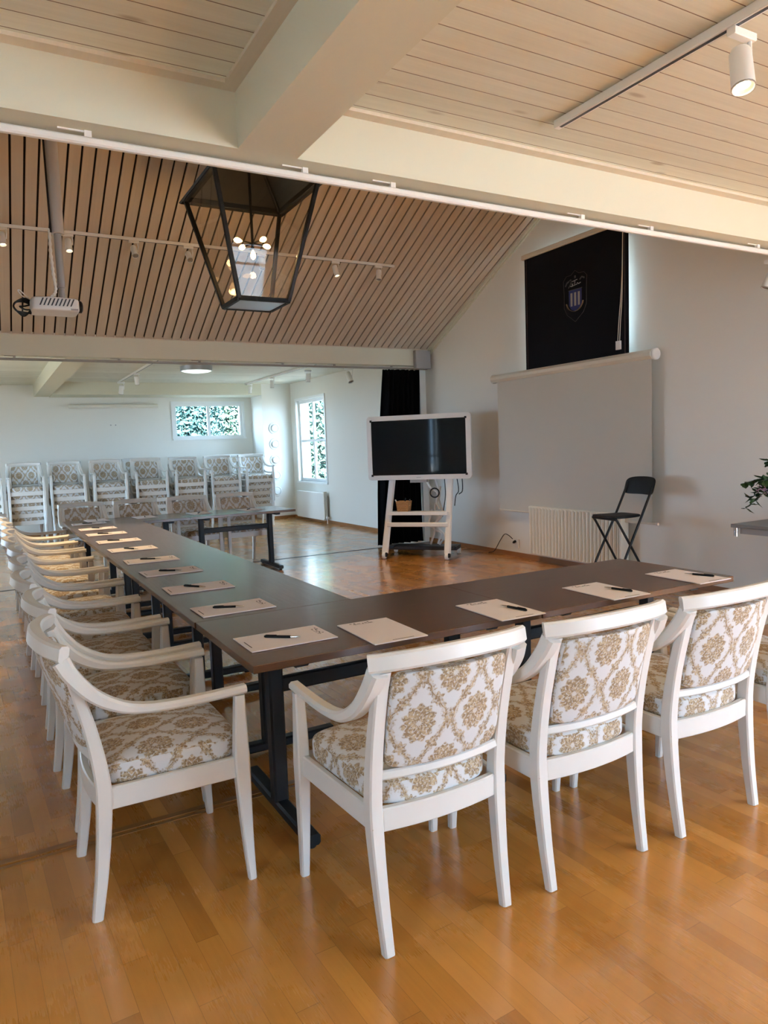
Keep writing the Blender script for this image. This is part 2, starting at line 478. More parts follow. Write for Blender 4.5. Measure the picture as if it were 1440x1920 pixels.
# sliding wall tracks in the floor
struct('trim_9', MB().box(XL, 2.80, -.001, XR, 2.815, .003).box(XL, 2.83, -.001, XR, 2.86, .004), [plain('threshold_oak', (.26, .12, .035), .35)])
struct('trim_10', MB().box(XL, 8.93, -.001, XR, 8.955, .004), m_dkgrey)
# white corner post under the far beam
struct('trim_11', MB().box(5.70, 9.0, 0, XR, 9.10, 2.6), m_wall)
# skirting
def skirt(name, segs):
    mb = MB()
    for s in segs: mb.box(*s)
    struct(name, mb, m_base)
skirt('baseboard_right', [(XR - .016, YB, 0, XR, 14.3, .06)])
skirt('baseboard_far', [(5.16, 14.284, 0, XR - .016, 14.3, .06), (XL, YF - .016, 0, 5.16, YF, .06)])
skirt('baseboard_left', [(XL, YB, 0, XL + .016, YF - .016, .06)])

# windows -----------------------------------------------------------
def window(name, axis, c, inward, a0, a1, z0, z1, cols, rows, fw=.05, sill=False):
    """frame set into the hole at depth c; inward = +1/-1 direction into the room along axis"""
    fr = MB(); d = .05
    def bx(mb, a, b, lo, hi, t0, t1):
        q0, q1 = sorted((c + inward * t0, c + inward * t1))
        if axis == 'x': mb.box(q0, a, lo, q1, b, hi)
        else: mb.box(a, q0, lo, b, q1, hi)
    bx(fr, a0, a0 + fw, z0, z1, -d, .0); bx(fr, a1 - fw, a1, z0, z1, -d, .0)
    bx(fr, a0 + fw, a1 - fw, z0, z0 + fw, -d, .0); bx(fr, a0 + fw, a1 - fw, z1 - fw, z1, -d, .0)
    for i in range(1, cols):
        a = a0 + (a1 - a0) * i / cols; bx(fr, a - fw * .55, a + fw * .55, z0 + fw, z1 - fw, -d + .005, -.004)
    for i in range(1, rows):
        z = z0 + (z1 - z0) * i / rows; bx(fr, a0 + fw, a1 - fw, z - fw * .4, z + fw * .4, -d + .008, -.008)
    o = struct(name, fr, m_frame)
    g = MB(); bx(g, a0 + fw * .5, a1 - fw * .5, z0 + fw * .5, z1 - fw * .5, -.026, -.022); struct('pane', g, m_glass, o)
    if sill:
        s_ = MB(); bx(s_, a0 - .03, a1 + .05, z0 - .03, z0, -.0, .06); struct('window_sill', s_, m_frame, o)
    # casing round the hole on the room face
    return o
w1 = window('window_1', 'y', YF + .02, -1, *W1, 2, 1, .055)
k = MB(); k.box(3.46, YF - .03, 1.727, 5.02, YF, 1.757); k.box(3.455, YF - .016, 1.757, 3.50, YF, 2.52); k.box(3.50, YF - .016, 2.476, 4.96, YF, 2.52); k.box(4.96, YF - .016, 1.757, 5.005, YF, 2.52)
struct('window_casing', k, m_frame, w1)
w2 = window('window_2', 'x', XR + .06, -1, *W2, 2, 2, .065)
k = MB(); k.box(XR - .03, 12.56, .755, XR + .06, 14.06, .79); k.box(XR - .014, 12.57, .79, XR, 12.62, 2.50); k.box(XR - .014, 14.0, .79, XR, 14.05, 2.50); k.box(XR - .014, 12.62, 2.45, XR, 14.0, 2.50)
struct('window_casing', k, m_frame, w2)
window('window_3', 'x', XR + .16, -1, *W3, 2, 1)
for i, h in enumerate(LW): window('window_%d' % (4 + i), 'x', XL - .05, 1, *h, 2, 2, .06)
for i, h in enumerate(BW): window('window_%d' % (8 + i), 'y', YB - .05, 1, *h, 2, 2, .06)
for i, h in enumerate(RW): window('window_%d' % (9 + i), 'x', XR + .05, -1, *h, 2, 2, .06)

# curtain / sliding wall rails under the beams -----------------------
def rail(name, label, y, z, r, mat, marks):
    t = thing(name, label, 'rail', (0, y, z))
    b = MB().cbox(XL, -r, -r, XR, r, r, r * .45, axis='x'); b.build('rail_bar', mat, t)
    br = MB()
    for x in marks: br = MB().box(x - .012, -.010, r, x + .012, .010, .045).box(x - .10, -.004, .030, x - .012, .004, .036); br.build('bracket', mat, t)
    return t
rail('wall_rail', 'white sliding-wall rail under the near cross beam', 2.83, 2.575, .014, m_alu, [.42, 1.26, 1.68, 2.82, 3.34, 4.30])
rail('wall_rail', 'thin grey sliding-wall rail under the far cross beam', 8.955, 2.555, .014, m_dkrail, [.4, 1.5, 2.45, 3.55, 4.3, 5.2])
t = tag(MB().cbox(5.52, 8.80, 2.545, 5.775, 8.88, 2.80, .01).build('junction_box', m_grey), 'grey box on the right end of the far beam by the wall', 'box')

# ------------------------------------------------------------------ chair
def make_chair(name, label, group):
    t = thing(name, label, 'chair', group=group)


    P = catmull([(0, -.240, 0), (0, -.216, .16), (0, -.199, .34), (0, -.198, .46), (0, -.222, .62), (0, -.262, .78), (0, -.284, .848)], 4)
    for s in (-1, 1):
        n = len(P)
        def prof(i, n=n):
            z = P[i].z; d = .032 + .016 * max(0, 1 - abs(z - .40) / .40); w = .032 + .010 * min(1, z / .35)
            return chamfer_rect(w, d, .005)
        MB().sweep([(s * (.212 + .008 * min(1, p.z / .4)), p.y, p.z) for p in P], prof, (1, 0, 0)).build('leg', m_white, t)
        Q = [(0, .250, 0), (0, .242, .15), (0, .236, .36), (0, .236, .48), (0, .240, .645)]
        Q = catmull(Q, 3)
        def prof2(i):
            z = Q[i].z; d = .026 + .026 * max(0, 1 - abs(z - .42) / (.42 if z < .42 else .30)); return chamfer_rect(.028 + .016 * max(0, 1 - abs(z - .4) / .4), d, .005)
        MB().sweep([(s * (.258 + .004 * (1 - p.z / .64)), p.y, p.z) for p in Q], prof2, (1, 0, 0)).build('leg', m_white, t)
        A = catmull([(s * .238, -.288, .848), (s * .247, -.264, .800), (s * .254, -.208, .732), (s * .259, -.140, .688), (s * .262, -.070, .668), (s * .263, .03, .660), (s * .263, .14, .660), (s * .262, .262, .664)], 5)
        n2 = len(A)
        def prof3(i):
            f = i / (n2 - 1); w = .050 - .010 * f; d = .052 - .024 * min(1, f * 1.6)
            return chamfer_rect(w, d, .008)
        MB().sweep(A, prof3, (1, 0, 0)).build('armrest', m_white, t)
    # top rail: bowed
    n = 16; R = []
    for i in range(n + 1):
        u = i / n * 2 - 1; R.append((u * .262, -.292 - .050 * (1 - u * u) + .012 * abs(u) ** 6, .872 + .012 * (1 - u * u)))
    MB().sweep(R, lambda i: chamfer_rect(.050, .034 + .012 * (1 - abs(i / n * 2 - 1)), .007), (0, .18, 1)).build('top_rail', m_white, t)
    R = []
    for i in range(n + 1):
        u = i / n * 2 - 1; R.append((u * .212, -.207 - .030 * (1 - u * u), .522))
    MB().sweep(R, chamfer_rect(.028, .030, .005), (0, .15, 1)).build('back_rail', m_white, t)
    # seat frame : bowed rear, straight sides and front
    mb = MB(); R = []
    for i in range(n + 1):
        u = i / n * 2 - 1; R.append((u * .212, -.199 - .022 * (1 - u * u), .385))
    mb.sweep(R, chamfer_rect(.070, .024, .004), (0, 0, 1))
    mb.sweep([(-.255, .236, .400), (.255, .236, .400)], chamfer_rect(.070, .024, .004), (0, 0, 1))
    for s in (-1, 1): mb.sweep([(s * .218, -.195, .385), (s * .256, .236, .400)], chamfer_rect(.072, .022, .004), (0, 0, 1))
    mb.build('seat_frame', m_white, t)
    # cushions
    def seat(x, y, z):
        f = (y + 1) / 2; hw = .207 + .040 * f
        dome = .020 * (1 - x * x) * (1 - y * y) if z > 0 else 0
        yy = -.196 + .446 * f; yy -= .018 * (1 - x * x) * (1 - f)
        return (x * hw, yy, .455 + z * .045 + dome + (f - .5) * .015)
    MB().pillow(seat, 6, 14).build('seat_cushion', m_damask, t, 60)
    def back(x, y, z):
        zz = .690 + z * .150; lean = -.212 - (zz - .54) * .235
        return (x * .196, lean + y * .020 - (.030 + .018 * (z + 1) / 2) * (1 - x * x), zz)
    MB().pillow(back, 9, 14).build('back_cushion', m_damask, t, 60)
    return t

G_L = 'armchairs along the left side of the long table'; G_F = 'armchairs along the near table'; G_B = 'armchairs behind the far table'; G_S = 'armchairs stacked along the far wall'
chair0 = make_chair('armchair', 'white armchair with tan damask, nearest of the row facing right along the long table', G_L)
ordn = ['nearest', 'second', 'third', 'fourth', 'fifth', 'sixth', 'seventh', 'eighth', 'ninth', 'farthest']
jit = [0, .0, .012, -.01, .0, .01, -.02, .03, .02, .0]
for k in range(10):
    loc = (.447 + .012 * sin(k * 2.1) * (k > 0), 2.53 + .620 * k + jit[k], 0); rz = -pi / 2 + .02 * sin(k * 1.7) * (k > 0)
    if k == 0: chair0.location = loc; chair0.rotation_euler.z = rz; continue
    lab = ('white armchair left of the long table, %s from the camera' % ordn[k]) if k < 9 else 'white damask armchair at the far end of the row left of the long table'
    dup(chair0, loc, rz, lab, G_L)
for x, y, r, lab in ((1.118, 1.935, .0, 'white armchair with its damask back to the camera, largest, left of the near table row'),
                     (1.715, 1.915, .0, 'white damask-backed armchair in the middle of the near table row'),
                     (2.322, 1.90, .0, 'white damask-backed armchair under the two right notepads, third in the near row'),
                     (2.925, 1.885, .0, 'white armchair at the right edge of the photo, mostly cut off')):
    dup(chair0, (x, y, 0), r, lab, G_F)
for x, y, lab in ((1.01, 9.02, 'white armchair behind the far table, leftmost, facing the camera'),
                  (1.635, 9.03, 'white armchair behind the far table, second from its left end'),
                  (2.28, 9.03, 'white armchair behind the far table, third from its left end'),
                  (2.90, 9.00, 'white armchair behind the far table, nearest its right end')):
    dup(chair0, (x, y, 0), pi + .02 * sin(x * 9), lab, G_B)
lev = ['bottom', 'second up', 'middle', 'second-highest', 'topmost']
stx = [(-.02, 'at the left edge of the photo'), (.60, 'leftmost of those fully in view'), (1.235, 'second from left fully in view'), (1.90, 'third from left fully in view'),
       (2.60, 'under the left end of the wide window'), (3.28, 'under the middle of the wide window'), (3.93, 'under the right end of the wide window'), (4.60, 'beside the round wall discs')]
for i, (x, d) in enumerate(stx):
    for k in range(5):
        dup(chair0, (x + .008 * sin(i * 3 + k), 13.42 - .040 * k, .1225 * k), pi + .012 * sin(i * 2.3 + k * 1.9), 'white armchair, %s of the chair stack %s' % (lev[k], d), G_S)
for x, d in ((2.62, 'behind the third and fourth stacks'), (4.55, 'behind the two rightmost stacks')):
    for k in range(5):
        dup(chair0, (x, 14.45 - .040 * k, .1225 * k), pi, 'white armchair, %s of the half-hidden stack %s' % (lev[k], d), G_S)

# ------------------------------------------------------------------ tables
def make_table(name, label, L, group):
    t = thing(name, label, 'table', group=group)
    a = L / 2 - .0015
    MB().cbox(-a, -.374, .702, a, .374, .730, .002, axis='x').build('tabletop', m_table, t)
    for s in (-1, 1):
        x = s * (L / 2 - .205)
        lg = MB().cbox(x - .030, -.030, .05, x + .030, .030, .690, .008).build('leg', m_black, t)
        f = MB().cbox(x - .028, -.335, .012, x + .028, .335, .055, .008, axis='y'); f.build('foot', m_black, lg)
        p = MB().cbox(x - .03, -.30, .672, x + .03, .30, .702, .006, axis='y'); p.build('top_bracket', m_black, lg)
        g = MB()
        for yy in (-.31, .31): MB().lathe([(.018, 0), (.018, .014)], 10, M=Matrix.Translation((x, yy, 0))).build('glide', m_blackp, lg)
    MB().cbox(-(L / 2 - .205), -.016, .49, (L / 2 - .205), .016, .55, .006, axis='x').build('crossbar', m_black, t)
    return t
G_T = 'folding tables forming the U'
tb = make_table('conference_table', 'dark walnut folding table at the near left corner of the U', 1.27, G_T)
tb.location = (.74 + .635, 2.645, 0)
dup(tb, (.74 + 1.905, 2.64, 0), 0, 'dark walnut folding table at the right end of the near row', G_T)
LY = [3.655, 4.92, 6.185, 7.45]
for y, d in zip(LY, ('joined to the near corner table', 'second in the long row from the near corner', 'third in the long row from the near corner', 'last in the long row before the far table')):
    dup(tb, (1.112, y, 0), pi / 2, 'dark walnut folding table %s' % d, G_T)
dup(tb, (1.375, 8.46, 0), 0, 'dark walnut folding table at the far left corner of the U', G_T)
dup(tb, (2.645, 8.46, 0), 0, 'dark walnut folding table at the right end of the far row', G_T)

# ------------------------------------------------------------------ notepads and pens
def make_pad():
    t = thing('notepad', 'x', 'notepad', group='notepads on the tables')
    MB().box(-.168, -.110, 0, .168, .110, .0015).build('backing_board', m_board, t)
    MB().box(-.170, -.112, .0015, .170, .112, .005).build('paper', m_paper, t)
    e = MB(); z = .0052
    def stroke(pts, r=.0016): e.sweep([(p[0], p[1], z) for p in pts], [(-r, -.0002), (r, -.0002), (r, .0003), (-r, .0003)], (0, 0, 1) if 0 else None)
    for px, py, w, h in ((.142, .030, .016, .004), (.134, .050, .012, .004), (.150, .045, .008, .010), (.142, -.002, .012, .005), (.136, -.020, .018, .004), (.150, -.016, .006, .008), (.138, .012, .005, .008), (.150, .062, .010, .005)):
        e.box(px - h / 2, py - w / 2, .005, px + h / 2, py + w / 2, .0055)
    e.box(.128, -.03, .005, .1293, .05, .0054)
    e.box(-.155, -.06, .005, -.151, .03, .0053)
    e.build('printed_emblem', m_ink, t, 0)
    return t
def make_pen():
    t = thing('pen', 'x', 'pen', group='pens on the notepads')
    R = Matrix.Rotation(pi / 2, 4, 'Y')
    T = Matrix.Translation((0, 0, .0055))
    MB().lathe([(.0032, -.072), (.0052, -.068), (.0055, .030), (.0050, .034)], 12, M=T @ R).build('barrel', m_blackp, t)
    MB().lathe([(.0046, .034), (.0042, .044), (.0022, .068), (.0008, .074)], 12, M=T @ R).build('metal_tip', m_silver, t)
    MB().box(-.066, -.0012, .0108, -.022, .0012, .0125).build('clip', m_blackp, t)
    return t
pad0, pen0 = make_pad(), make_pen()
TOP = .7302
padspec = []
LYP = [2.535, 3.19, 3.80, 4.44, 5.02, 5.72, 6.36, 7.04, 7.62, 8.28]
for k, y in enumerate(LYP):
    d = ('on the near left corner of the tables' if k == 0 else 'on the left side of the long table, %s from the near corner' % ordn[k] if k < 9 else 'on the left side at the far corner of the tables')
    padspec.append((.96, y, .02 * sin(k * 2.7), d, True))
for x, d, p in ((1.31, 'without a pen, beside the near corner notepad', False), (1.89, 'in front of the middle chair of the near row', True), (2.515, 'second from the right end of the near table', True), (3.09, 'at the right end of the near table', True)):
    padspec.append((x, 2.42 - .008 * x, pi / 2 - .03, d, p))
for x, y, d in ((1.08, 8.62, 'at the left end of the far table'), (1.60, 8.58, 'second from the left on the far table'), (2.22, 8.53, 'third from the left on the far table'), (2.83, 8.50, 'rightmost on the far table')):
    padspec.append((x, y, -pi / 2 + .05, d, True))
for i, (x, y, r, d, pen) in enumerate(padspec):
    lab = 'pale printed notepad ' + d
    if i == 0: o = pad0; o['label'] = lab; o.location = (x, y, TOP); o.rotation_euler.z = r
    else: dup(pad0, (x, y, TOP), r, lab)
first = True
pl = 0
for i, (x, y, r, d, pen) in enumerate(padspec):
    if not pen: continue
    if i < 10: px, py, pr = x - .012 + .01 * sin(i * 5), y + .0 + .02 * sin(i * 3.3), -.70 + .25 * sin(i * 2.2)
    elif i < 14: px, py, pr = x + .05, y - .035, pi - 1.30 + .1 * sin(i)
    else: px, py, pr = x, y, 1.2 + .3 * sin(i)
    lab = 'black pen on the notepad ' + d.replace('on the left side of the long table, ', 'left of the long table, ')
    loc = (px, py, TOP + .0053)
    if first: pen0.location = loc; pen0.rotation_euler.z = pr; pen0['label'] = lab; first = False
    else: dup(pen0, loc, pr, lab)

# ------------------------------------------------------------------ lantern
LX, LYc = 2.12, 5.90
lt = thing('lantern', 'large black glass lantern hanging from the slatted ceiling with lit bulbs', 'lamp', (LX, LYc, 2.685))
hb, ht, hz = .212, .430, .93
def corner(sx, sy, f, k=1.): h = hb + (ht - hb) * f; return (sx * h * k, sy * h * k, hz * f)
fr = MB()
for sx in (-1, 1):
    for sy in (-1, 1): fr.sweep([corner(sx, sy, 0), corner(sx, sy, 1)], chamfer_rect(.034, .034, .004), (1, 0, 0))
for f, th in ((0, .036), (1, .045)):
    C = [corner(-1, -1, f), corner(1, -1, f), corner(1, 1, f), corner(-1, 1, f)]
    for i in range(4): fr.sweep([C[i], C[(i + 1) % 4]], chamfer_rect(th, .034, .004), (0, 0, 1))
fr.build('frame', m_iron, lt)
for i, (c0, c1) in enumerate((((-1, -1), (1, -1)), ((1, -1), (1, 1)), ((1, 1), (-1, 1)), ((-1, 1), (-1, -1)))):
    g = MB(); q = [corner(*c0, .02, .995), corner(*c1, .02, .995), corner(*c1, .98, .995), corner(*c0, .98, .995)]
    g.add(q, [(0, 1, 2, 3)]); g.build('glass_pane', m_lglass, lt, 0)
MB().box(-hb, -hb, -.012, hb, hb, .006).build('base_plate', m_tin, lt)
rf = MB(); e = ht + .045; z0 = hz + .012; z1 = hz + .40
vs = [(-e, -e, z0 - .03), (e, -e, z0 - .03), (e, e, z0 - .03), (-e, e, z0 - .03), (-.1, -.1, z1), (.1, -.1, z1), (.1, .1, z1), (-.1, .1, z1)]
vi = [(x * .975, y * .975, z - .012) for x, y, z in vs]
rf.add(vs + vi, [(0, 1, 5, 4), (1, 2, 6, 5), (2, 3, 7, 6), (3, 0, 4, 7), (4, 5, 6, 7), (8, 12, 13, 9), (9, 13, 14, 10), (10, 14, 15, 11), (11, 15, 12, 8), (12, 15, 14, 13), (0, 8, 9, 1), (1, 9, 10, 2), (2, 10, 11, 3), (3, 11, 8, 0)])
rf.build('roof', m_iron, lt, 0)
rb = MB()
for sx, sy in ((-1, -1), (1, -1), (1, 1), (-1, 1)): rb.tube([(sx * ht * .96, sy * ht * .96, hz), (sx * .1, sy * .1, z1 - .03)], .012, 6)
rb.build('roof_rib', m_iron, lt)
MB().tube([(0, 0, z1 - .01), (0, 0, ZR - 2.685 - .012)], .012, 8).build('chain_rod', m_iron, lt)
ch = MB().tube([(0, 0, z1), (0, 0, .46)], .012, 8)
cz = .50
arms = [(.10, .03), (-.10, -.03), (.03, -.10), (-.03, .10)]
for ax, ay in arms: ch.tube([(0, 0, cz), (ax, ay, cz)], .007, 6)
ch.build('lamp_holder', m_iron, lt)
for k, (ax, ay, az) in enumerate([(a * 1.45, b * 1.45, cz) for a, b in arms] + [(0, 0, cz - .10)]):
    d = Vector((ax, ay, 0)).normalized() if k < 4 else Vector((0, 0, -1))
    M = Matrix.Translation((ax, ay, az)) @ Vector((0, 0, 1)).rotation_difference(d).to_matrix().to_4x4()
    bl = MB().lathe([(.006, -.045), (.018, -.022), (.023, 0), (.018, .020), (.006, .032)], 12, M=M).build('light_bulb', m_bulb, lt)
    l = bpy.data.lights.new('lantern_bulb_light', 'POINT'); l.energy = 2; l.color = (1, .62, .28); l.shadow_soft_size = .03
    lo = bpy.data.objects.new('lantern_bulb_light', l); COL.objects.link(lo); lo.location = (LX + ax * 1.0 + d.x * .05, LYc + ay + d.y * .05, 2.685 + az + d.z * .06)

# ------------------------------------------------------------------ projector
pj = thing('projector', 'white ceiling projector with black cable loops on a long telescopic pole', 'projector', (.565, 6.0, 2.525))
def rb_box(x0, y0, z0, x1, y1, z1, c): return MB().cbox(x0, y0, z0, x1, y1, z1, c)
bd = MB().pillow(lambda x, y, z: (x * .165, y * .135, .058 + z * .052 + .004 * (1 - x * x)), 8, 10).build('housing', m_pwhite, pj, 50)
sl = MB()
for i in range(9):
    x = -.10 + i * .026
    sl.add([(x - .012, -.1365, .045), (x - .002, -.1365, .045), (x + .022, -.1365, .098), (x + .012, -.1365, .098), (x - .012, -.133, .045), (x - .002, -.133, .045), (x + .022, -.133, .098), (x + .012, -.133, .098)], [(0, 1, 2, 3), (4, 7, 6, 5), (0, 4, 5, 1), (1, 5, 6, 2), (2, 6, 7, 3), (3, 7, 4, 0)])
sl.build('vent', m_dkgrey, pj, 0)
MB().box(.10, -.1375, .018, .15, -.1345, .030).build('maker_badge', m_dkrail, pj)
MB().lathe([(.045, 0), (.045, .02), (.03, .03)], 16, M=Matrix.Translation((.163, -.05, .06)) @ Matrix.Rotation(pi / 2, 4, 'Y')).build('lens', m_blackp, pj)
MB().lathe([(.05, .108), (.05, .118), (.022, .125), (.022, .20), (.027, .205), (.027, .62)], 14, M=Matrix.Translation((.06, 0, 0))).build('mount_neck', m_grey, pj)
MB().lathe([(.047, .60), (.047, ZR - 2.525 - .05)], 16, M=Matrix.Translation((.06, 0, 0))).build('mount_pole', plain('pole_grey_enamel', (.50, .48, .46), .45), pj)
cp = catmull([(.005, -.02, .62), (.000, -.03, .45), (.008, -.03, .30), (.015, -.03, .18), (-.02, -.02, .12)], 14)
MB().tube(cp, lambda i: .013 if i % 4 < 2 else .0095, 8).build('cable_sleeve', m_pwhite, pj)
cb = MB()
for r, dz, dx in ((.085, 0, 0), (.078, .012, -.004), (.088, -.014, .004)):
    cb.tube(catmull([(-.16, .02, .085 + dz), (-.20, .03, .105 + dz), (-.255, .02, .085), (-.275, 0, .05), (-.255, -.01, .015), (-.21, -.01, -.005 + dz), (-.16, -.02, .012 - dz)], 5), .007, 6)
cb.tube(catmull([(-.16, .02, .07), (-.20, .03, .06), (-.235, .0, .05), (-.20, 0, .03), (-.16, .0, .03)], 5), .006, 6)
cb.build('cable', m_blackp, pj)
MB().tube(catmull([(-.15, .03, .10), (-.19, .03, .14), (-.225, .03, .175), (-.235, .03, .165), (-.20, .03, .125), (-.16, .03, .105)], 5), .004, 6).build('cable', m_pwhite, pj)
MB().tube([(.012, -.03, .60), (.008, -.03, 1.2), (.01, -.03, ZR - 2.525 - .06)], .007, 6).build('cable', m_blackp, pj)

# ------------------------------------------------------------------ track lights
def track(name, label, p0, p1, w=.034, h=.034):
    p0, p1 = Vector(p0), Vector(p1)
    t = thing(name, label, 'track', p0)
    d = p1 - p0; side = Vector((0, 0, 1)).cross(d).normalized()
    MB().sweep([(0, 0, 0), d], chamfer_rect(w, h, .003), side).build('rail_body', m_alu, t)
    MB().sweep([d * .005 + Vector((0, 0, -h / 2 - .0005)), d * .995 + Vector((0, 0, -h / 2 - .0005))], [(-.007, -.0006), (.007, -.0006), (.007, .0006), (-.007, .0006)], side).build('slot', m_dkgrey, t)
    return t
def spot(label, p, aim, lit, group, hs=1., energy=0, cone=70, parts=True):
    """p: point on the track underside; aim: point the head looks at"""
    p = Vector(p); t = thing('spotlight', label, 'spotlight', p, 0, group)
    MB().cbox(-.05 * hs, -.014 * hs, -.022 * hs, .05 * hs, .014 * hs, 0, .003, axis='x').build('adapter', m_alu, t)
    hc = Vector((0, 0, -.105 * hs)); d = (Vector(aim) - (p + hc)).normalized()
    q = Vector((0, 0, -1)).rotation_difference(d).to_matrix().to_4x4()
    MB().tube([(.036 * hs, 0, -.012 * hs), (.040 * hs, 0, -.06 * hs), (.036 * hs, 0, -.105 * hs)], .006 * hs, 6).build('yoke', m_alu, t)
    M = Matrix.Translation(hc) @ q
    hd = MB().lathe([(.026 * hs, .060 * hs), (.031 * hs, .050 * hs), (.033 * hs, -.065 * hs), (.0305 * hs, -.0655 * hs), (.029 * hs, -.046 * hs)], 18, M=M).build('head', m_alu, t)
    MB().lathe([(.0300 * hs, -.0640 * hs), (.0335 * hs, -.0655 * hs), (.0335 * hs, -.0610 * hs), (.0300 * hs, -.0600 * hs)], 18, M=M, caps=False).build('rim', m_dkrail, hd)
    MB().lathe([(.0285 * hs, -.0605 * hs), (.0195 * hs, -.0540 * hs)], 18, M=M, caps=False).build('reflector', m_refl if lit else m_spotoff, hd)
    MB().lathe([(.0200 * hs, -.0545 * hs), (.001, -.0550 * hs)], 18, M=M).build('lens', m_spot if lit else m_spotoff, hd)
    if energy:
        l = bpy.data.lights.new('spot_beam', 'SPOT'); l.energy = energy; l.color = (1, .70, .38); l.spot_size = radians(cone); l.spot_blend = .6; l.shadow_soft_size = .03
        o = bpy.data.objects.new('spot_beam', l); COL.objects.link(o)
        o.location = p + hc + d * .075 * hs; o.rotation_euler = (-d).to_track_quat('Z', 'Y').to_euler()
    return t
G_P = 'track spotlights'
track('light_track', 'white light track on the near pine ceiling at upper right', (2.29, YB + .3, ZC - .018), (2.29, 2.44, ZC - .018))
spot('white spotlight glowing at the top right corner of the photo', (2.335, 1.60, ZC - .036), (2.0, 1.15, .6), True, G_P, 1.15, 14, 90)
zt = ZR - (7.40 - YR) * SL - .035
track('light_track', 'long white light track across the slatted ceiling behind the lantern', (-1.6, 7.40, zt), (4.38, 7.40, zt), .03, .03)
for x, lit, aim, d in ((.31, True, (.5, 6.5, 0), 'at the left edge of the photo'), (.86, True, (.95, 6.5, 0), 'just right of the projector pole'), (1.45, False, (1.7, 5.5, 0), 'left of the lantern, farther from it'),
                       (1.98, False, (2.1, 5.0, .6), 'dark-lensed, beside the left of the lantern'), (2.75, False, (2.6, 6.6, 0), 'seen through the lantern glass'), (3.62, True, (4.1, 6.6, 0), 'lit, just right of the lantern'), (4.17, False, (3.9, 7., 1.), 'unlit, at the right end of the track')):
    spot('small white spotlight on the slatted ceiling, ' + d, (x, 7.40, zt - .015), aim, lit, G_P, .95, 150 if lit else 0, 66)
track('light_track', 'white light track on the far low ceiling left of the round lamp', (2.32, 9.5, ZC - .018), (2.32, 14.0, ZC - .018))
spot('white spotlight at the end of the far left ceiling track', (2.32, 13.85, ZC - .036), (2.2, 14.8, .8), False, G_P, 1.3)
spot('white spotlight midway along the far left ceiling track', (2.32, 12.35, ZC - .036), (2.6, 13., .8), False, G_P, 1.1)
track('light_track', 'white light track on the far low ceiling near the tall window', (4.80, 9.5, ZC - .018), (4.80, 14.2, ZC - .018))
spot('white spotlight at the end of the far right ceiling track', (4.80, 13.95, ZC - .036), (4.8, 14.3, .6), False, G_P, 1.1)
spot('grey spotlight midway along the far right ceiling track', (4.80, 12.7, ZC - .036), (4.9, 13., .5), False, G_P, 1.1)
spot('grey spotlight on the far ceiling left of the tallest one', (5.12, 11.75, ZC), (5.1, 12., .8), False, G_P, 1.2)
spot('large grey spotlight hanging from the ceiling over the tall window wall', (5.60, 11.1, ZC - .02), (5.75, 10.6, 1.6), False, G_P, 1.5)
cl = thing('ceiling_lamp', 'round flush lamp glowing pale green on the far ceiling', 'lamp', (3.10, 11.55, ZC))
MB().lathe([(.24, -.075), (.25, -.07), (.25, 0)], 28).build('lamp_body', m_tin, cl)
MB().lathe([(.02, -.105), (.12, -.100), (.20, -.088), (.235, -.074)], 28).build('diffuser', m_panel, cl)
bl = spot('small round spotlight under the beam at the right edge of the photo', (4.74, 3.02, 2.60), (4.3, 3.4, 1.), False, G_P, 1.1)

# ------------------------------------------------------------------ wall items
# blind with emblem
bn = thing('roller_blind', 'dark navy blind with a crest covering the gable window', 'blind', (XR, 0, 0))
by0, by1, bz0, bz1 = 5.105, 6.650, 2.255, 3.56
MB().box(-.092, by0, bz0, -.089, by1, bz1).build('blind_cloth', m_navy, bn)
MB().box(-.089, by0 + .002, bz0, -.086, by1 - .002, bz1).build('bounce_lining', m_pwhite, bn)  # unseen white back, added to bounce window light onto the wall around
MB().cbox(-.115, by0 - .03, bz1 - .005, -.060, by1 + .03, bz1 + .05, .008, axis='y').build('head_rail', m_case, bn)
MB().box(-.096, by1 - .035, bz0, -.092, by1 - .030, bz1).build('edge_cord', plain('cord_brown', (.06, .035, .03), .8), bn)
MB().box(-.096, by0 + .045, bz0, -.092, by0 + .050, bz1).build('edge_cord', bpy.data.materials['cord_brown'], bn)
MB().tube(catmull([(-.102, by0 + .06, bz1), (-.106, by0 + .075, 3.0), (-.110, by0 + .11, 2.62), (-.108, by0 + .13, 2.40)], 5), .004, 6).build('pull_cord', m_case, bn)
MB().tube(catmull([(-.102, by0 + .06, bz1), (-.106, by0 + .07, 2.9), (-.110, by0 + .09, 2.6), (-.108, by0 + .105, 2.40)], 5), .004, 6).build('pull_cord', m_case, bn)
MB().cbox(-.122, by0 + .085, 2.335, -.098, by0 + .150, 2.42, .006).build('cord_lock', m_pwhite, bn)
em = MB(); ec_y, ec_z = 5.835, 2.98
def ep(a, b): return (-.0525, ec_y - a, ec_z + b)     # a to the viewer's right
def flat(poly, mi, t=.0015): em.prism([(a, b) for a, b in poly], lambda p, q: (-.092 - q, ec_y - p[0], ec_z + p[1]), 0, t, mi)
def ribbon(pts, w, mi, t=.0015):
    em.sweep([(-.0935 - t, ec_y - a, ec_z + b) for a, b in pts], [(-w / 2, -.0008), (w / 2, -.0008), (w / 2, .0008), (-w / 2, .0008)], None, mi)
shield = [(-.175, .19), (-.13, .235), (-.06, .235), (0, .275), (.06, .235), (.13, .235), (.175, .19), (.165, .05), (.165, -.10), (.12, -.18), (0, -.265), (-.12, -.18), (-.165, -.10), (-.165, .05)]
em.sweep([(-.0935, ec_y - a, ec_z + b) for a, b in shield], [(-.004, -.001), (.004, -.001), (.004, .001), (-.004, .001)], (1, 0, 0) if 0 else None, 0, True)
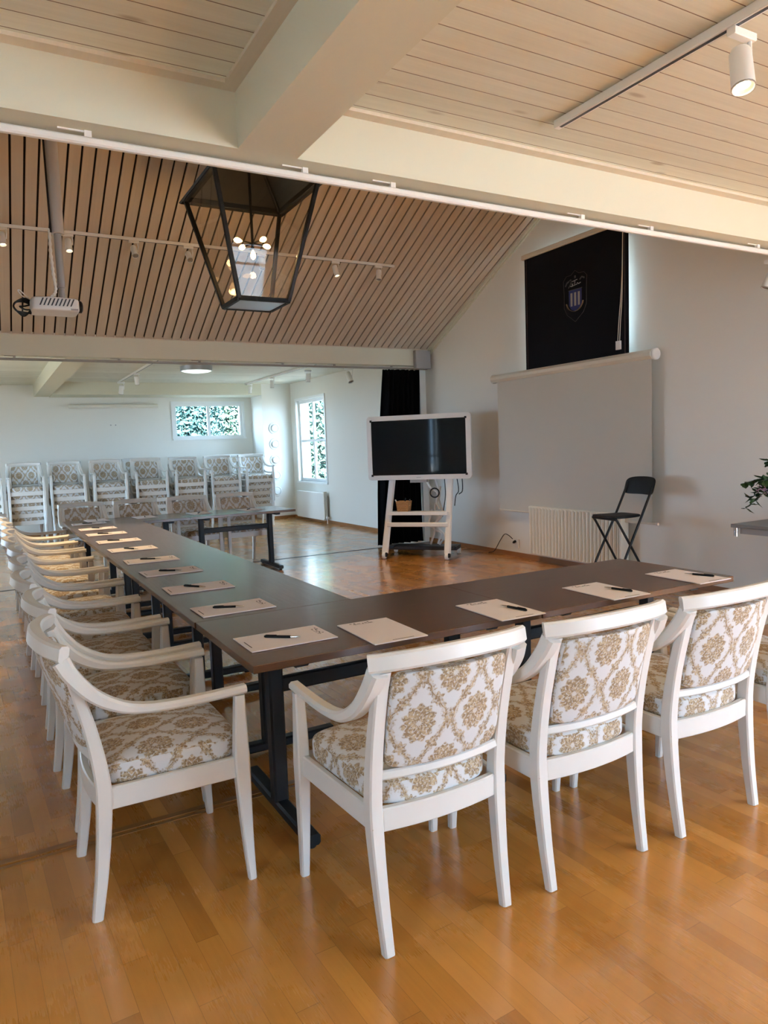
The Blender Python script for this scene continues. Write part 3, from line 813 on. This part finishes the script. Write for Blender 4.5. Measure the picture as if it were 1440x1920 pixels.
flat([(-.095, .075), (.095, .075), (.095, -.08), (.06, -.13), (0, -.155), (-.06, -.13), (-.095, -.08)], 2)
for a in (-.055, 0, .055): flat([(a - .014, .045), (a + .014, .045), (a + .014, -.095), (a - .014, -.095)], 1, .003)
flat([(-.10, .080), (.10, .080), (.10, .073), (-.10, .073)], 0, .003)
arc = [(.125 * sin(t), -.04 - .115 * cos(t)) for t in [radians(-80 + 16 * i) for i in range(11)]]
ribbon(arc, .030, 3, .003)
ribbon([(-.10, .105), (-.075, .13), (-.055, .165), (-.06, .19), (-.085, .18)], .010, 0); ribbon([(-.07, .12), (-.04, .115), (-.03, .14), (-.045, .145), (-.04, .118), (-.005, .12), (0, .165), (-.005, .122), (.03, .125), (.035, .14), (.055, .125), (.085, .135)], .008, 1)
ribbon([(-.04, .165), (.035, .175)], .007, 1); flat([(-.010, .195), (.010, .195), (.010, .222), (-.010, .222)], 0, .003)
ribbon([(.07, .165), (.10, .19), (.14, .17)], .016, 0); ribbon([(-.09, .175), (-.12, .165), (-.145, .13)], .016, 0)
em.build('crest', [m_eg, m_ew, m_eb, m_eo], bn, 0)
# projection screen
sc = thing('projection_screen', 'pulled-down white projection screen on the right wall below the blind', 'screen', (XR, 0, 0))
MB().cbox(-.150, 4.80, 2.195, -.045, 7.27, 2.285, .028, axis='y').build('screen_case', m_case, sc)
for y, s in ((4.80, -1), (7.27, 1)):
    MB().lathe([(.058, 0), (.058, .02), (.05, .028)], 20, M=Matrix.Translation((-.083, y, 2.24)) @ Matrix.Rotation(-s * pi / 2, 4, 'X')).build('end_cap', m_pwhite, sc)
n = 24; sh = MB(); vs = []
for k in range(2):
    for i in range(n + 1):
        y = 4.82 + (7.19 - 4.82) * i / n
        for j in range(9):
            z = 2.22 - (2.22 - .60) * j / 8
            vs.append((-.10 + .006 * sin(i * .5 + j * .2) * (j / 8) - k * .0012, y, z))
fs = []
N1 = (n + 1) * 9
for i in range(n):
    for j in range(8):
        a = i * 9 + j; fs.append((a, a + 1, a + 10, a + 9)); fs.append((N1 + a, N1 + a + 9, N1 + a + 10, N1 + a + 1))
sh.add(vs, fs); sh.build('screen_cloth', m_sheet, sc, 60)
MB().tube([(-.10, 4.77, .595), (-.10, 7.20, .595)], .011, 8).build('bottom_bar', m_case, sc)
MB().tube([(-.10, 4.775, .595), (-.10, 4.745, .595)], .014, 8).build('bar_end', m_pwhite, sc)
# brackets holding nothing else
tag(MB().lathe([(.012, 0), (.012, .006)], 8, M=Matrix.Translation((XR, 8.05, 1.62)) @ Matrix.Rotation(-pi / 2, 4, 'Y')).build('wall_hook', m_grey), 'tiny hook on the right wall above the wheeled display', 'hook')
# ribbed radiator
rd = thing('radiator', 'cream ribbed radiator under the projection screen', 'radiator', (XR, 0, 0))
y = 5.20; rbm = MB()
nr = 26
rib = MB()
for i in range(nr):
    ya = 5.185 + (6.60 - 5.185) * i / nr; yb = ya + (6.60 - 5.185) / nr
    rib.cbox(-.155, ya + .004, .11, -.075, yb - .004, .665, .018)
rib.build('rib_panel', m_cream, rd)
MB().cbox(-.140, 5.185, .095, -.085, 6.60, .125, .01, axis='y').cbox(-.140, 5.185, .645, -.085, 6.60, .675, .01, axis='y').build('header_pipe', m_cream, rd)
MB().cbox(-.165, 5.155, .10, -.050, 5.183, .675, .006).build('end_cover', m_cream, rd)
MB().tube(catmull([(-.10, 5.14, .13), (-.10, 5.10, .13), (-.10, 5.09, .09), (-.10, 5.09, 0)], 5), .010, 8).build('supply_pipe', m_pwhite, rd)
MB().box(-.06, 5.5, .3, 0, 5.54, .5).box(-.075, 5.5, .3, -.06, 5.54, .5).box(-.06, 6.3, .3, 0, 6.34, .5).box(-.075, 6.3, .3, -.06, 6.34, .5).build('bracket', m_cream, rd)
rd2 = thing('radiator', 'flat white panel radiator below the tall window', 'radiator', (XR, 0, 0))
MB().cbox(-.12, 12.58, .06, -.045, 13.92, .60, .008, axis='y').build('panel', m_pwhite, rd2)
for k in range(3): MB().cbox(-.125 + k * .026, 12.535, .09, -.108 + k * .026, 12.578, .62, .005).build('fin', m_cream, rd2)
MB().lathe([(.022, 0), (.026, .03), (.022, .075)], 12, M=Matrix.Translation((-.085, 12.53, .12)) @ Matrix.Rotation(pi / 2, 4, 'X')).build('valve', m_pwhite, rd2)
MB().tube([(-.085, 12.50, .12), (-.085, 12.50, 0)], .009, 8).build('supply_pipe', m_pwhite, rd2)
MB().box(-.045, 12.8, .3, 0, 12.83, .5).box(-.045, 13.7, .3, 0, 13.73, .5).build('bracket', m_pwhite, rd2)
# socket, plug, lead
so = thing('wall_socket', 'white double socket low on the wall between display and ribbed radiator', 'socket', (XR, 6.98, .17))
MB().cbox(-.018, -.04, -.055, 0, .04, .055, .006, axis='x').build('socket_plate', m_pwhite, so)
pc = thing('power_cord', 'black plug and lead arching from the wall socket to the floor', 'cord', (XR, 7.0, .2))
MB().lathe([(.016, 0), (.018, .025), (.010, .045)], 10, M=Matrix.Translation((-.018, 0, .0)) @ Matrix.Rotation(-pi / 2 - .4, 4, 'Y')).build('plug', m_blackp, pc)
MB().tube(catmull([(-.055, .01, .03), (-.085, .05, .075), (-.08, .14, .08), (-.07, .25, -.02), (-.06, .38, -.16), (-.06, .50, -.195)], 6), .005, 6).build('lead', m_blackp, pc)
# round discs
for k, d in enumerate(('topmost', 'second from the top', 'middle', 'second from the bottom', 'bottom')):
    q = thing('wall_disc', 'round white ringed disc on the far corner wall, %s of five' % d, 'disc', (5.40 - .002 * k, 14.3, 1.91 - .331 * k), 0, 'round discs on the far corner wall')
    R = Matrix.Rotation(pi / 2, 4, 'X')
    MB().lathe([(.118, 0), (.118, .012), (.105, .018), (.088, .018), (.084, .008), (.01, .008)], 28, M=R).build('ring', m_pwhite, q)
    MB().lathe([(.070, .007), (.074, .03), (.060, .045), (.01, .048)], 24, M=R).build('boss', m_pwhite, q)
ws = thing('wall_casing', 'long slim white casing mounted high on the far wall left of the window', 'casing', (2.35, YF, 2.43))
MB().cbox(-.83, -.10, -.045, .83, -.02, .035, .02, axis='x').build('casing_body', m_cream, ws)
for x in (-.78, .78): MB().box(x - .02, -.03, -.03, x + .02, 0, .05).build('bracket', m_cream, ws)
for x, d in ((2.27, 'left'), (2.36, 'right')): tag(MB().lathe([(.012, 0), (.012, .006)], 8, M=Matrix.Translation((x, YF, 2.06)) @ Matrix.Rotation(pi / 2, 4, 'X')).build('wall_plug', m_grey), 'small dark screw on the far wall below the casing, %s of two' % d, 'screw')

# black curtain -----------------------------------------------------
cu = thing('curtain', 'bunched black floor-length curtain hanging behind the wheeled display', 'curtain', (5.38, 9.02, 0))
n = 60; vs = []; rows = 14
for j in range(rows + 1):
    f = j / rows; z = 2.545 - f * 2.525
    w0 = -.27 + (-.31 - -.27) * min(1, f * 1.5) - .16 * f; w1_ = .30
    for i in range(n + 1):
        u = i / n; x = w0 + (w1_ - w0) * u
        vs.append((x, .055 * sin(u * 2 * pi * 7 + .6 * sin(f * 3)) + .02 * sin(u * 31 + f * 4), z))
fs = [(j * (n + 1) + i, j * (n + 1) + i + 1, (j + 1) * (n + 1) + i + 1, (j + 1) * (n + 1) + i) for j in range(rows) for i in range(n)]
c = MB().add(vs, fs).build('curtain_cloth', m_curt, cu, 60)
md = c.modifiers.new('thickness', 'SOLIDIFY'); md.thickness = .006
for k in range(6): MB().lathe([(.006, 2.535), (.010, 2.545), (.004, 2.552)], 8, M=Matrix.Translation((-.22 + k * .09, -.02, 0))).build('glider', m_pwhite, cu)

# ------------------------------------------------------------------ wheeled display
P0 = (4.72, 7.687, 0); RZ = atan2(-.744, .668)
tv = thing('wheeled_display', 'large dark touch display in a white frame on a wheeled stand', 'display', P0, RZ)
yv = .27
def rrect(w, h, r, n=6):
    out = []
    for cx, cz, a0 in ((w - r, h - r, 0), (-w + r, h - r, 90), (-w + r, -h + r, 180), (w - r, -h + r, 270)):
        for i in range(n + 1): a = radians(a0 + 90 * i / n); out.append((cx + r * cos(a), cz + r * sin(a)))
    return out
zc = 1.422; hw, hh = .695, .418
fr = MB(); o = rrect(hw, hh, .045); i_ = rrect(hw - .062, hh - .062, .006); n = len(o)
vs = [(a, yv, zc + b) for a, b in o] + [(a, yv - .008, zc + b) for a, b in i_] + [(a, yv + .06, zc + b) for a, b in o] + [(a, yv + .012, zc + b) for a, b in i_]
fs = []
for k in range(n):
    j = (k + 1) % n; fs += [(k, j, n + j, n + k), (k, 2 * n + k, 2 * n + j, j), (n + k, n + j, 3 * n + j, 3 * n + k)]
fs.append(tuple(range(2 * n, 3 * n))); fr.add(vs, fs).build('bezel', m_pwhite, tv, 40)
scr = MB().box(-hw + .060, yv + .004, zc - hh + .060, hw - .060, yv + .012, zc + hh - .060).build('display_glass', m_screen, tv)
for sx in (-1, 1):
    for sz in (-1, 1):
        MB().box(sx * (hw - .062) - .014, yv - .0105, zc + sz * (hh - .062) - .014, sx * (hw - .062) + .014, yv - .004, zc + sz * (hh - .062) + .014, M=None).build('corner_clip', m_blackp, tv)
MB().box(-.03, yv - .0095, zc - hh + .025, .03, yv - .006, zc - hh + .030).build('badge', m_grey, tv)
MB().box(-.38, yv + .06, zc - .2, .38, yv + .10, zc + .2).build('mount_plate', m_grey, tv)
for s in (-1, 1):
    P_ = [(s * .415, .02, .075), (s * .392, .352, .99)]
    lg = MB().sweep(P_ + [(s * .385, .395, 1.5)], chamfer_rect(.085, .05, .016), (1, 0, 0)).build('leg', m_pwhite, tv)
    MB().lathe([(.042, -.02), (.046, 0), (.042, .02)], 18, M=Matrix.Translation((s * .415 - .005, .0, .046)) @ Matrix.Rotation(pi / 2, 4, 'Y')).build('caster', m_pwhite, lg)
    MB().cbox(s * .415 + .016, -.03, .03, s * .415 + .034, .05, .085, .008).build('caster_housing', m_blackp, lg)
    MB().sweep([(s * .40, .06, .14), (s * .42, .56, .10)], chamfer_rect(.05, .05, .012), (1, 0, 0)).build('base_arm', m_dkgrey, lg)
    MB().lathe([(.040, -.018), (.044, 0), (.040, .018)], 18, M=Matrix.Translation((s * .44, .56, .044)) @ Matrix.Rotation(pi / 2, 4, 'Y')).build('caster', m_pwhite, lg)
MB().cbox(-.46, .30, .075, .46, .58, .125, .015, axis='x').build('base_plate', m_dkgrey, tv)
MB().cbox(-.400, .12, .565, .400, .34, .590, .006, axis='x').box(-.40, .118, .555, .40, .126, .60).build('shelf', m_pwhite, tv)
MB().cbox(-.402, .105, .405, .402, .135, .460, .008, axis='x').build('crossbar', m_pwhite, tv)
MB().box(-.12, yv - .0, .965, .10, yv + .10, 1.003).build('keyboard_tray', m_grey, tv)
cbm = MB()
for pts in ([(.04, .45, 1.05), (.10, .42, .9), (.20, .42, .82), (.18, .44, .7), (.22, .42, .6)], [(.16, .45, 1.0), (.22, .46, .8), (.15, .46, .62), (.20, .45, .5), (.12, .45, .35), (.22, .46, .28), (.18, .46, .14)],
            [(.24, .44, .9), (.20, .47, .75), (.26, .44, .55), (.16, .46, .40), (.27, .46, .25), (.20, .46, .13)], [(.12, .44, .6), (.06, .46, .4), (.14, .45, .33), (.08, .46, .13)]):
    cbm.tube(catmull(pts, 6), .014, 8)
cbm.build('cable_bundle', m_pwhite, tv)
cbk = MB(); cbk.tube([(.17 + .06 * cos(t), .40, .82 + .06 * sin(t)) for t in [2 * pi * k / 16 for k in range(16)]], .009, 6, closed=True)
for pts in ([(.30, .42, 1.05), (.31, .42, .8), (.28, .43, .62), (.25, .46, .5)], [(.48, .36, 1.03), (.50, .36, .85), (.46, .37, .78), (.44, .37, .65)], [(.55, .36, 1.03), (.55, .36, .85), (.50, .37, .80)]):
    cbk.tube(catmull(pts, 6), .006, 6)
cbk.build('cable_coil', m_blackp, tv)
# basket with pens on the shelf
Mtv = Matrix.Translation(P0) @ Matrix.Rotation(RZ, 4, 'Z')
bp = Mtv @ Vector((-.20, .22, .6005))
bk = thing('basket', 'small square wicker basket on the shelf of the wheeled display', 'basket', bp, RZ)
bw = MB()
for k in range(7):
    z = .008 + k * .019; h = .066 + .002 * k
    for i in range(4):
        c4 = [(-h, -h), (h, -h), (h, h), (-h, h)]; a, b = c4[i], c4[(i + 1) % 4]
        bw.tube([(a[0] + (b[0] - a[0]) * t / 8, a[1] + (b[1] - a[1]) * t / 8 + (.003 if (t + k) % 2 else -.003) * (i % 2 == 0), z) for t in range(9)], .0098, 6)
bw.build('woven_wall', m_wicker, bk); MB().box(-.066, -.066, 0, .066, .066, .012).build('bottom', m_wicker, bk)
for k, (dx, dy, rx, m, d) in enumerate(((-.035, -.02, -.5, m_pwhite, 'white marker'), (.01, .0, .5, m_dkgrey, 'dark marker leaning right'), (-.005, .02, .15, m_blackp, 'black marker standing upright'))):
    p = Mtv @ Vector((-.20 + dx, .22 + dy, .614)); ax = Vector((sin(rx), 0, cos(rx)))
    M = Vector((0, 0, 1)).rotation_difference(ax).to_matrix().to_4x4()
    o = MB().lathe([(.009, 0), (.011, .004), (.011, .11), (.008, .125), (.008, .155)], 10, M=M).build('marker', m, None); o.location = p; o.rotation_euler.z = RZ
    tag(o, d + ' sticking out of the wicker basket', 'marker', 'markers in the basket')

# ------------------------------------------------------------------ folding bar stool
stl = thing('folding_stool', 'black folding bar stool with backrest in front of the ribbed radiator', 'stool', (5.28, 4.845, 0), radians(172.5))
# local: +x forward, y sideways
for s in (-1, 1):
    a = MB().tube(catmull([(.25, s * .195, .012), (.10, s * .19, .32), (-.10, s * .18, .70), (-.20, s * .178, .90), (-.255, s * .172, 1.02)], 5), .0115, 8); a.build('leg', m_black, stl)
    b = MB().tube(catmull([(.185, s * .165, .70), (.13, s * .165, .62), (-.06, s * .17, .31), (-.235, s * .175, .012)], 5), .0115, 8); b.build('leg', m_black, stl)
MB().tube([(.165, -.19, .20), (.165, .19, .20)], .011, 8).tube([(-.135, -.172, .19), (-.135, .172, .19)], .010, 8).tube([(.185, -.165, .69), (.185, .165, .69)], .010, 8).build('footrest', m_black, stl)
MB().pillow(lambda x, y, z: (.03 + x * .185, y * (.175 + .02 * x), .712 + z * .014 - .004 * (1 - x * x)), 4.5, 14).build('seat', m_blackp, stl, 60)
def bkf(x, y, z):
    zz = .975 + z * .082; return (-.215 - (zz - .90) * .30 + x * .009 - .035 * (1 - y * y), y * .20, zz + .012 * (1 - y * y) * (1 if z > 0 else .6))
MB().pillow(bkf, 5, 14).build('backrest', m_blackp, stl, 60)

# ------------------------------------------------------------------ serving table and flowers at right
sv = thing('side_table', 'grey side table with chrome legs at the right edge under the flowers', 'table', (5.44, 2.95, 0))
MB().cbox(-.345, -.60, .715, .345, .60, .742, .004, axis='y').build('tabletop', m_gtable, sv)
MB().box(-.30, -.55, .665, -.27, .55, .715).box(.27, -.55, .665, .30, .55, .715).box(-.27, .52, .665, .27, .55, .715).box(-.27, -.55, .665, .27, -.52, .715).build('apron', m_grey, sv)
for sx in (-1, 1):
    for sy in (-1, 1):
        y = sy * .56 if sy < 0 else .27
        MB().tube([(sx * .285, y, .715), (sx * .285, y, 0.0)], .016, 12).build('leg', m_silver, sv)
for sx in (-1, 1): MB().tube([(sx * .315, .575, .715), (sx * .315, .575, .645)], .017, 12).build('leg_socket', m_silver, sv)
vx, vy, vz = 5.30, 3.22, .742
va = tag(MB().lathe([(.045, 0), (.075, .04), (.085, .10), (.06, .16), (.042, .20), (.05, .215), (.045, .212), (.035, .19)], 20).build('vase', m_ceramic), 'pale vase on the grey side table, at the right edge', 'vase'); va.location = (vx, vy, vz)
fl = thing('bouquet', 'leafy bouquet with pale lilac blossoms at the right edge of the photo', 'flowers', (vx, vy, vz + .19))
st = MB(); lf = MB(); pt = MB()
def leafq(mb, p, d, up, L, Wd):
    d = d.normalized(); s_ = d.cross(up).normalized(); nrm = s_.cross(d)
    a = [p, p + d * L * .3 + s_ * Wd * .5 + nrm * .004, p + d * L * .65 + s_ * Wd * .42, p + d * L, p + d * L * .65 - s_ * Wd * .42, p + d * L * .3 - s_ * Wd * .5 + nrm * .004, p + d * L * .5 - nrm * .006]
    mb.add(a, [(0, 1, 6), (1, 2, 6), (2, 3, 6), (3, 4, 6), (4, 5, 6), (5, 0, 6)])
rnd = random.Random(3)
tips = [Vector((-.36, .10, -.04)), Vector((-.30, .02, .16)), Vector((-.22, .16, .02)), Vector((-.20, -.12, .22)), Vector((-.08, .10, .30)), Vector((.10, -.1, .30)), Vector((.2, .15, .2)), Vector((.02, -.24, .18)), Vector((.12, .22, .1)), Vector((-.30, -.06, .05)), Vector((-.26, .18, .14)), Vector((-.12, -.2, .02))]
for tpt in tips:
    mid = tpt * .5 + Vector((0, 0, .10)); path = catmull([(0, 0, -.12), tuple(mid * .6), tuple(mid), tuple(tpt)], 5); st.tube(path, .003, 5)
    for q in path[7:]:
        for _ in range(3):
            d = Vector((rnd.uniform(-1, 1), rnd.uniform(-1, 1), rnd.uniform(-.8, .6))); leafq(lf, Vector(q), d, Vector((.1, .2, 1)), rnd.uniform(.05, .085), rnd.uniform(.036, .058))
for c in (Vector((-.22, .06, .08)), Vector((-.16, -.05, .12)), Vector((-.05, -.1, .24)), Vector((.08, .1, .2))):
    for _ in range(45):
        d = Vector((rnd.gauss(0, 1), rnd.gauss(0, 1), rnd.gauss(0, 1))).normalized() * rnd.uniform(.01, .045); leafq(pt, c + d, d + Vector((0, 0, .02)), Vector((.3, .2, 1)), .014, .012)
st.build('stem', m_bark, fl); lf.build('foliage', m_leaf, fl, 0); pt.build('blossom', m_lilac, fl, 0)

# ------------------------------------------------------------------ outdoors
struct('ground_outside', MB().box(-40, -2.9, -.5, 45, 55, -.3), m_grass)
struct('ground_bounce', MB().box(-40, -30, -.5, 45, -2.9, -.25), plain('pale_bounce', (.70, .69, .66), .9, var=.06))  # unseen pale ground, added to bounce sunlight up to the near ceiling
def tree(label, x, y, h, cr, n, mat, seed):
    r = random.Random(seed); t = thing('tree', label, 'tree', (x, y, -.3), 0, 'trees outside the windows')
    tr = MB(); tr.tube(catmull([(0, 0, 0), (.05, .02, h * .35), (-.04, .05, h * .7), (.02, 0, h)], 4), lambda i: .10 * (1 - i / 14), 8)
    for k in range(7):
        z = h * (.22 + .1 * k); a = r.uniform(0, 6.28); L = cr * r.uniform(.5, .8)
        tr.tube([(0, 0, z), (cos(a) * L * .5, sin(a) * L * .5, z + .2), (cos(a) * L, sin(a) * L, z + .5)], lambda i: .03 - .01 * i, 5)
    tr.build('trunk', m_bark, t)
    lf = MB()
    for _ in range(n):
        f = r.random(); z = h * (.12 + .95 * f); R = cr * sqrt(r.random()) * (1 - .5 * abs(f - .4)); a = r.uniform(0, 6.28)
        c = Vector((cos(a) * R, sin(a) * R, z)); s_ = r.uniform(.035, .07) * (1.7 if r.random() < .4 else 1)
        d = Vector((r.gauss(0, 1), r.gauss(0, 1), r.gauss(0, 1))).normalized(); e = d.orthogonal().normalized()
        lf.add([c - d * s_, c + e * s_ * .55, c + d * s_, c - e * s_ * .55], [(0, 1, 2, 3)])
    lf.build('foliage', mat, t, 0)
tree('leafy tree outside, behind the left pane of the wide low window', 4.9, 20.0, 5.0, 1.15, 15000, m_fol, 1)
tree('leafy tree outside, behind the right pane of the wide low window', 6.5, 20.9, 5.2, 1.3, 16000, m_fol2, 2)
tree('leafy tree outside, behind the left half of the tall window', 8.6, 19.3, 5.5, 1.15, 15000, m_fol, 3)
tree('leafy tree outside, behind the right half of the tall window', 7.75, 17.2, 5.0, .75, 8000, m_fol2, 4)
tree('leafy tree mirrored in the dark display glass', -5.0, 4.2, 4.5, 1.3, 2600, m_fol2, 5)

# ------------------------------------------------------------------ light
W = bpy.data.worlds.new('sky'); S.world = W; W.use_nodes = True
bg = W.node_tree.nodes['Background']; bg.inputs[0].default_value = (.44, .70, 1.0, 1); bg.inputs[1].default_value = 19.0
sl_ = bpy.data.lights.new('sun', 'SUN'); sl_.energy = 115; sl_.angle = radians(.6); sl_.color = (1, .97, .91)
so_ = bpy.data.objects.new('sun', sl_); COL.objects.link(so_); so_.rotation_euler = Vector((-.15, -.80, .60)).to_track_quat('Z', 'Y').to_euler()
def portal(loc, sx, sy, d):
    l = bpy.data.lights.new('window_portal', 'AREA'); l.shape = 'RECTANGLE'; l.size = sx; l.size_y = sy; l.cycles.is_portal = True
    o = bpy.data.objects.new('window_portal', l); COL.objects.link(o); o.location = loc
    o.rotation_euler = (-Vector(d)).to_track_quat('Z', 'Y').to_euler()
def win_portal(axis, c, h, inward):
    a, b, lo, hi = h
    if axis == 'x': portal((c, (a + b) / 2, (lo + hi) / 2), b - a, hi - lo, (inward, 0, 0))
    else: portal(((a + b) / 2, c, (lo + hi) / 2), b - a, hi - lo, (0, inward, 0))
for h in [W2, W3] + RW: win_portal('x', XR + .29, h, -1)
for h in LW: win_portal('x', XL - .29, h, 1)
win_portal('y', YF + .29, W1, -1)
for h in BW: win_portal('y', YB - .29, h, 1)
# recessed downlights of the near ceiling (seen mirrored in the lantern glass)
for i, (x, y) in enumerate(((-.6, 1.2), (-.6, -1.2), (1.7, 1.5), (1.7, -.8), (3.4, 1.0), (3.4, -1.2), (4.9, 1.4), (4.9, -.8))):
    d = thing('downlight', 'recessed round ceiling downlight behind the camera', 'downlight', (x, y, ZC), 0, 'recessed downlights in the near ceiling')
    MB().lathe([(.055, -.004), (.055, 0)], 20).build('trim_ring', m_alu, d); MB().lathe([(.040, -.006), (.001, -.0065)], 20).build('lens', m_spot, d)
    l = bpy.data.lights.new('downlight_beam', 'SPOT'); l.energy = 5; l.color = (1, .76, .48); l.spot_size = radians(150); l.spot_blend = .8; l.shadow_soft_size = .06
    o = bpy.data.objects.new('downlight_beam', l); COL.objects.link(o); o.location = (x, y, ZC - .02)

# ------------------------------------------------------------------ camera
yaw, pit, rol = 5.08463570e-01, -9.16617935e-02, -3.66650351e-02
f = Vector((sin(yaw) * cos(pit), cos(yaw) * cos(pit), sin(pit))); r0 = Vector((cos(yaw), -sin(yaw), 0)); u0 = r0.cross(f)
r = cos(rol) * r0 + sin(rol) * u0; u = -sin(rol) * r0 + cos(rol) * u0
cam = bpy.data.cameras.new('camera'); co = bpy.data.objects.new('camera', cam); COL.objects.link(co)
co.matrix_world = Matrix(((r.x, u.x, -f.x, 0), (r.y, u.y, -f.y, 0), (r.z, u.z, -f.z, 1.45), (0, 0, 0, 1)))
cam.sensor_fit = 'VERTICAL'; cam.sensor_height = 36; cam.lens = 1340.08 * 36 / 1920; cam.clip_start = .05
S.camera = co
S.view_settings.view_transform = 'Standard'; S.view_settings.look = 'None'; S.view_settings.gamma = 1; S.view_settings.use_curve_mapping = False
S.view_settings.exposure = 0.42
S.cycles.use_denoising = True; S.cycles.max_bounces = 10; S.cycles.diffuse_bounces = 6; S.cycles.transparent_max_bounces = 16; S.cycles.sample_clamp_indirect = 6; S.cycles.caustics_reflective = False; S.cycles.caustics_refractive = False
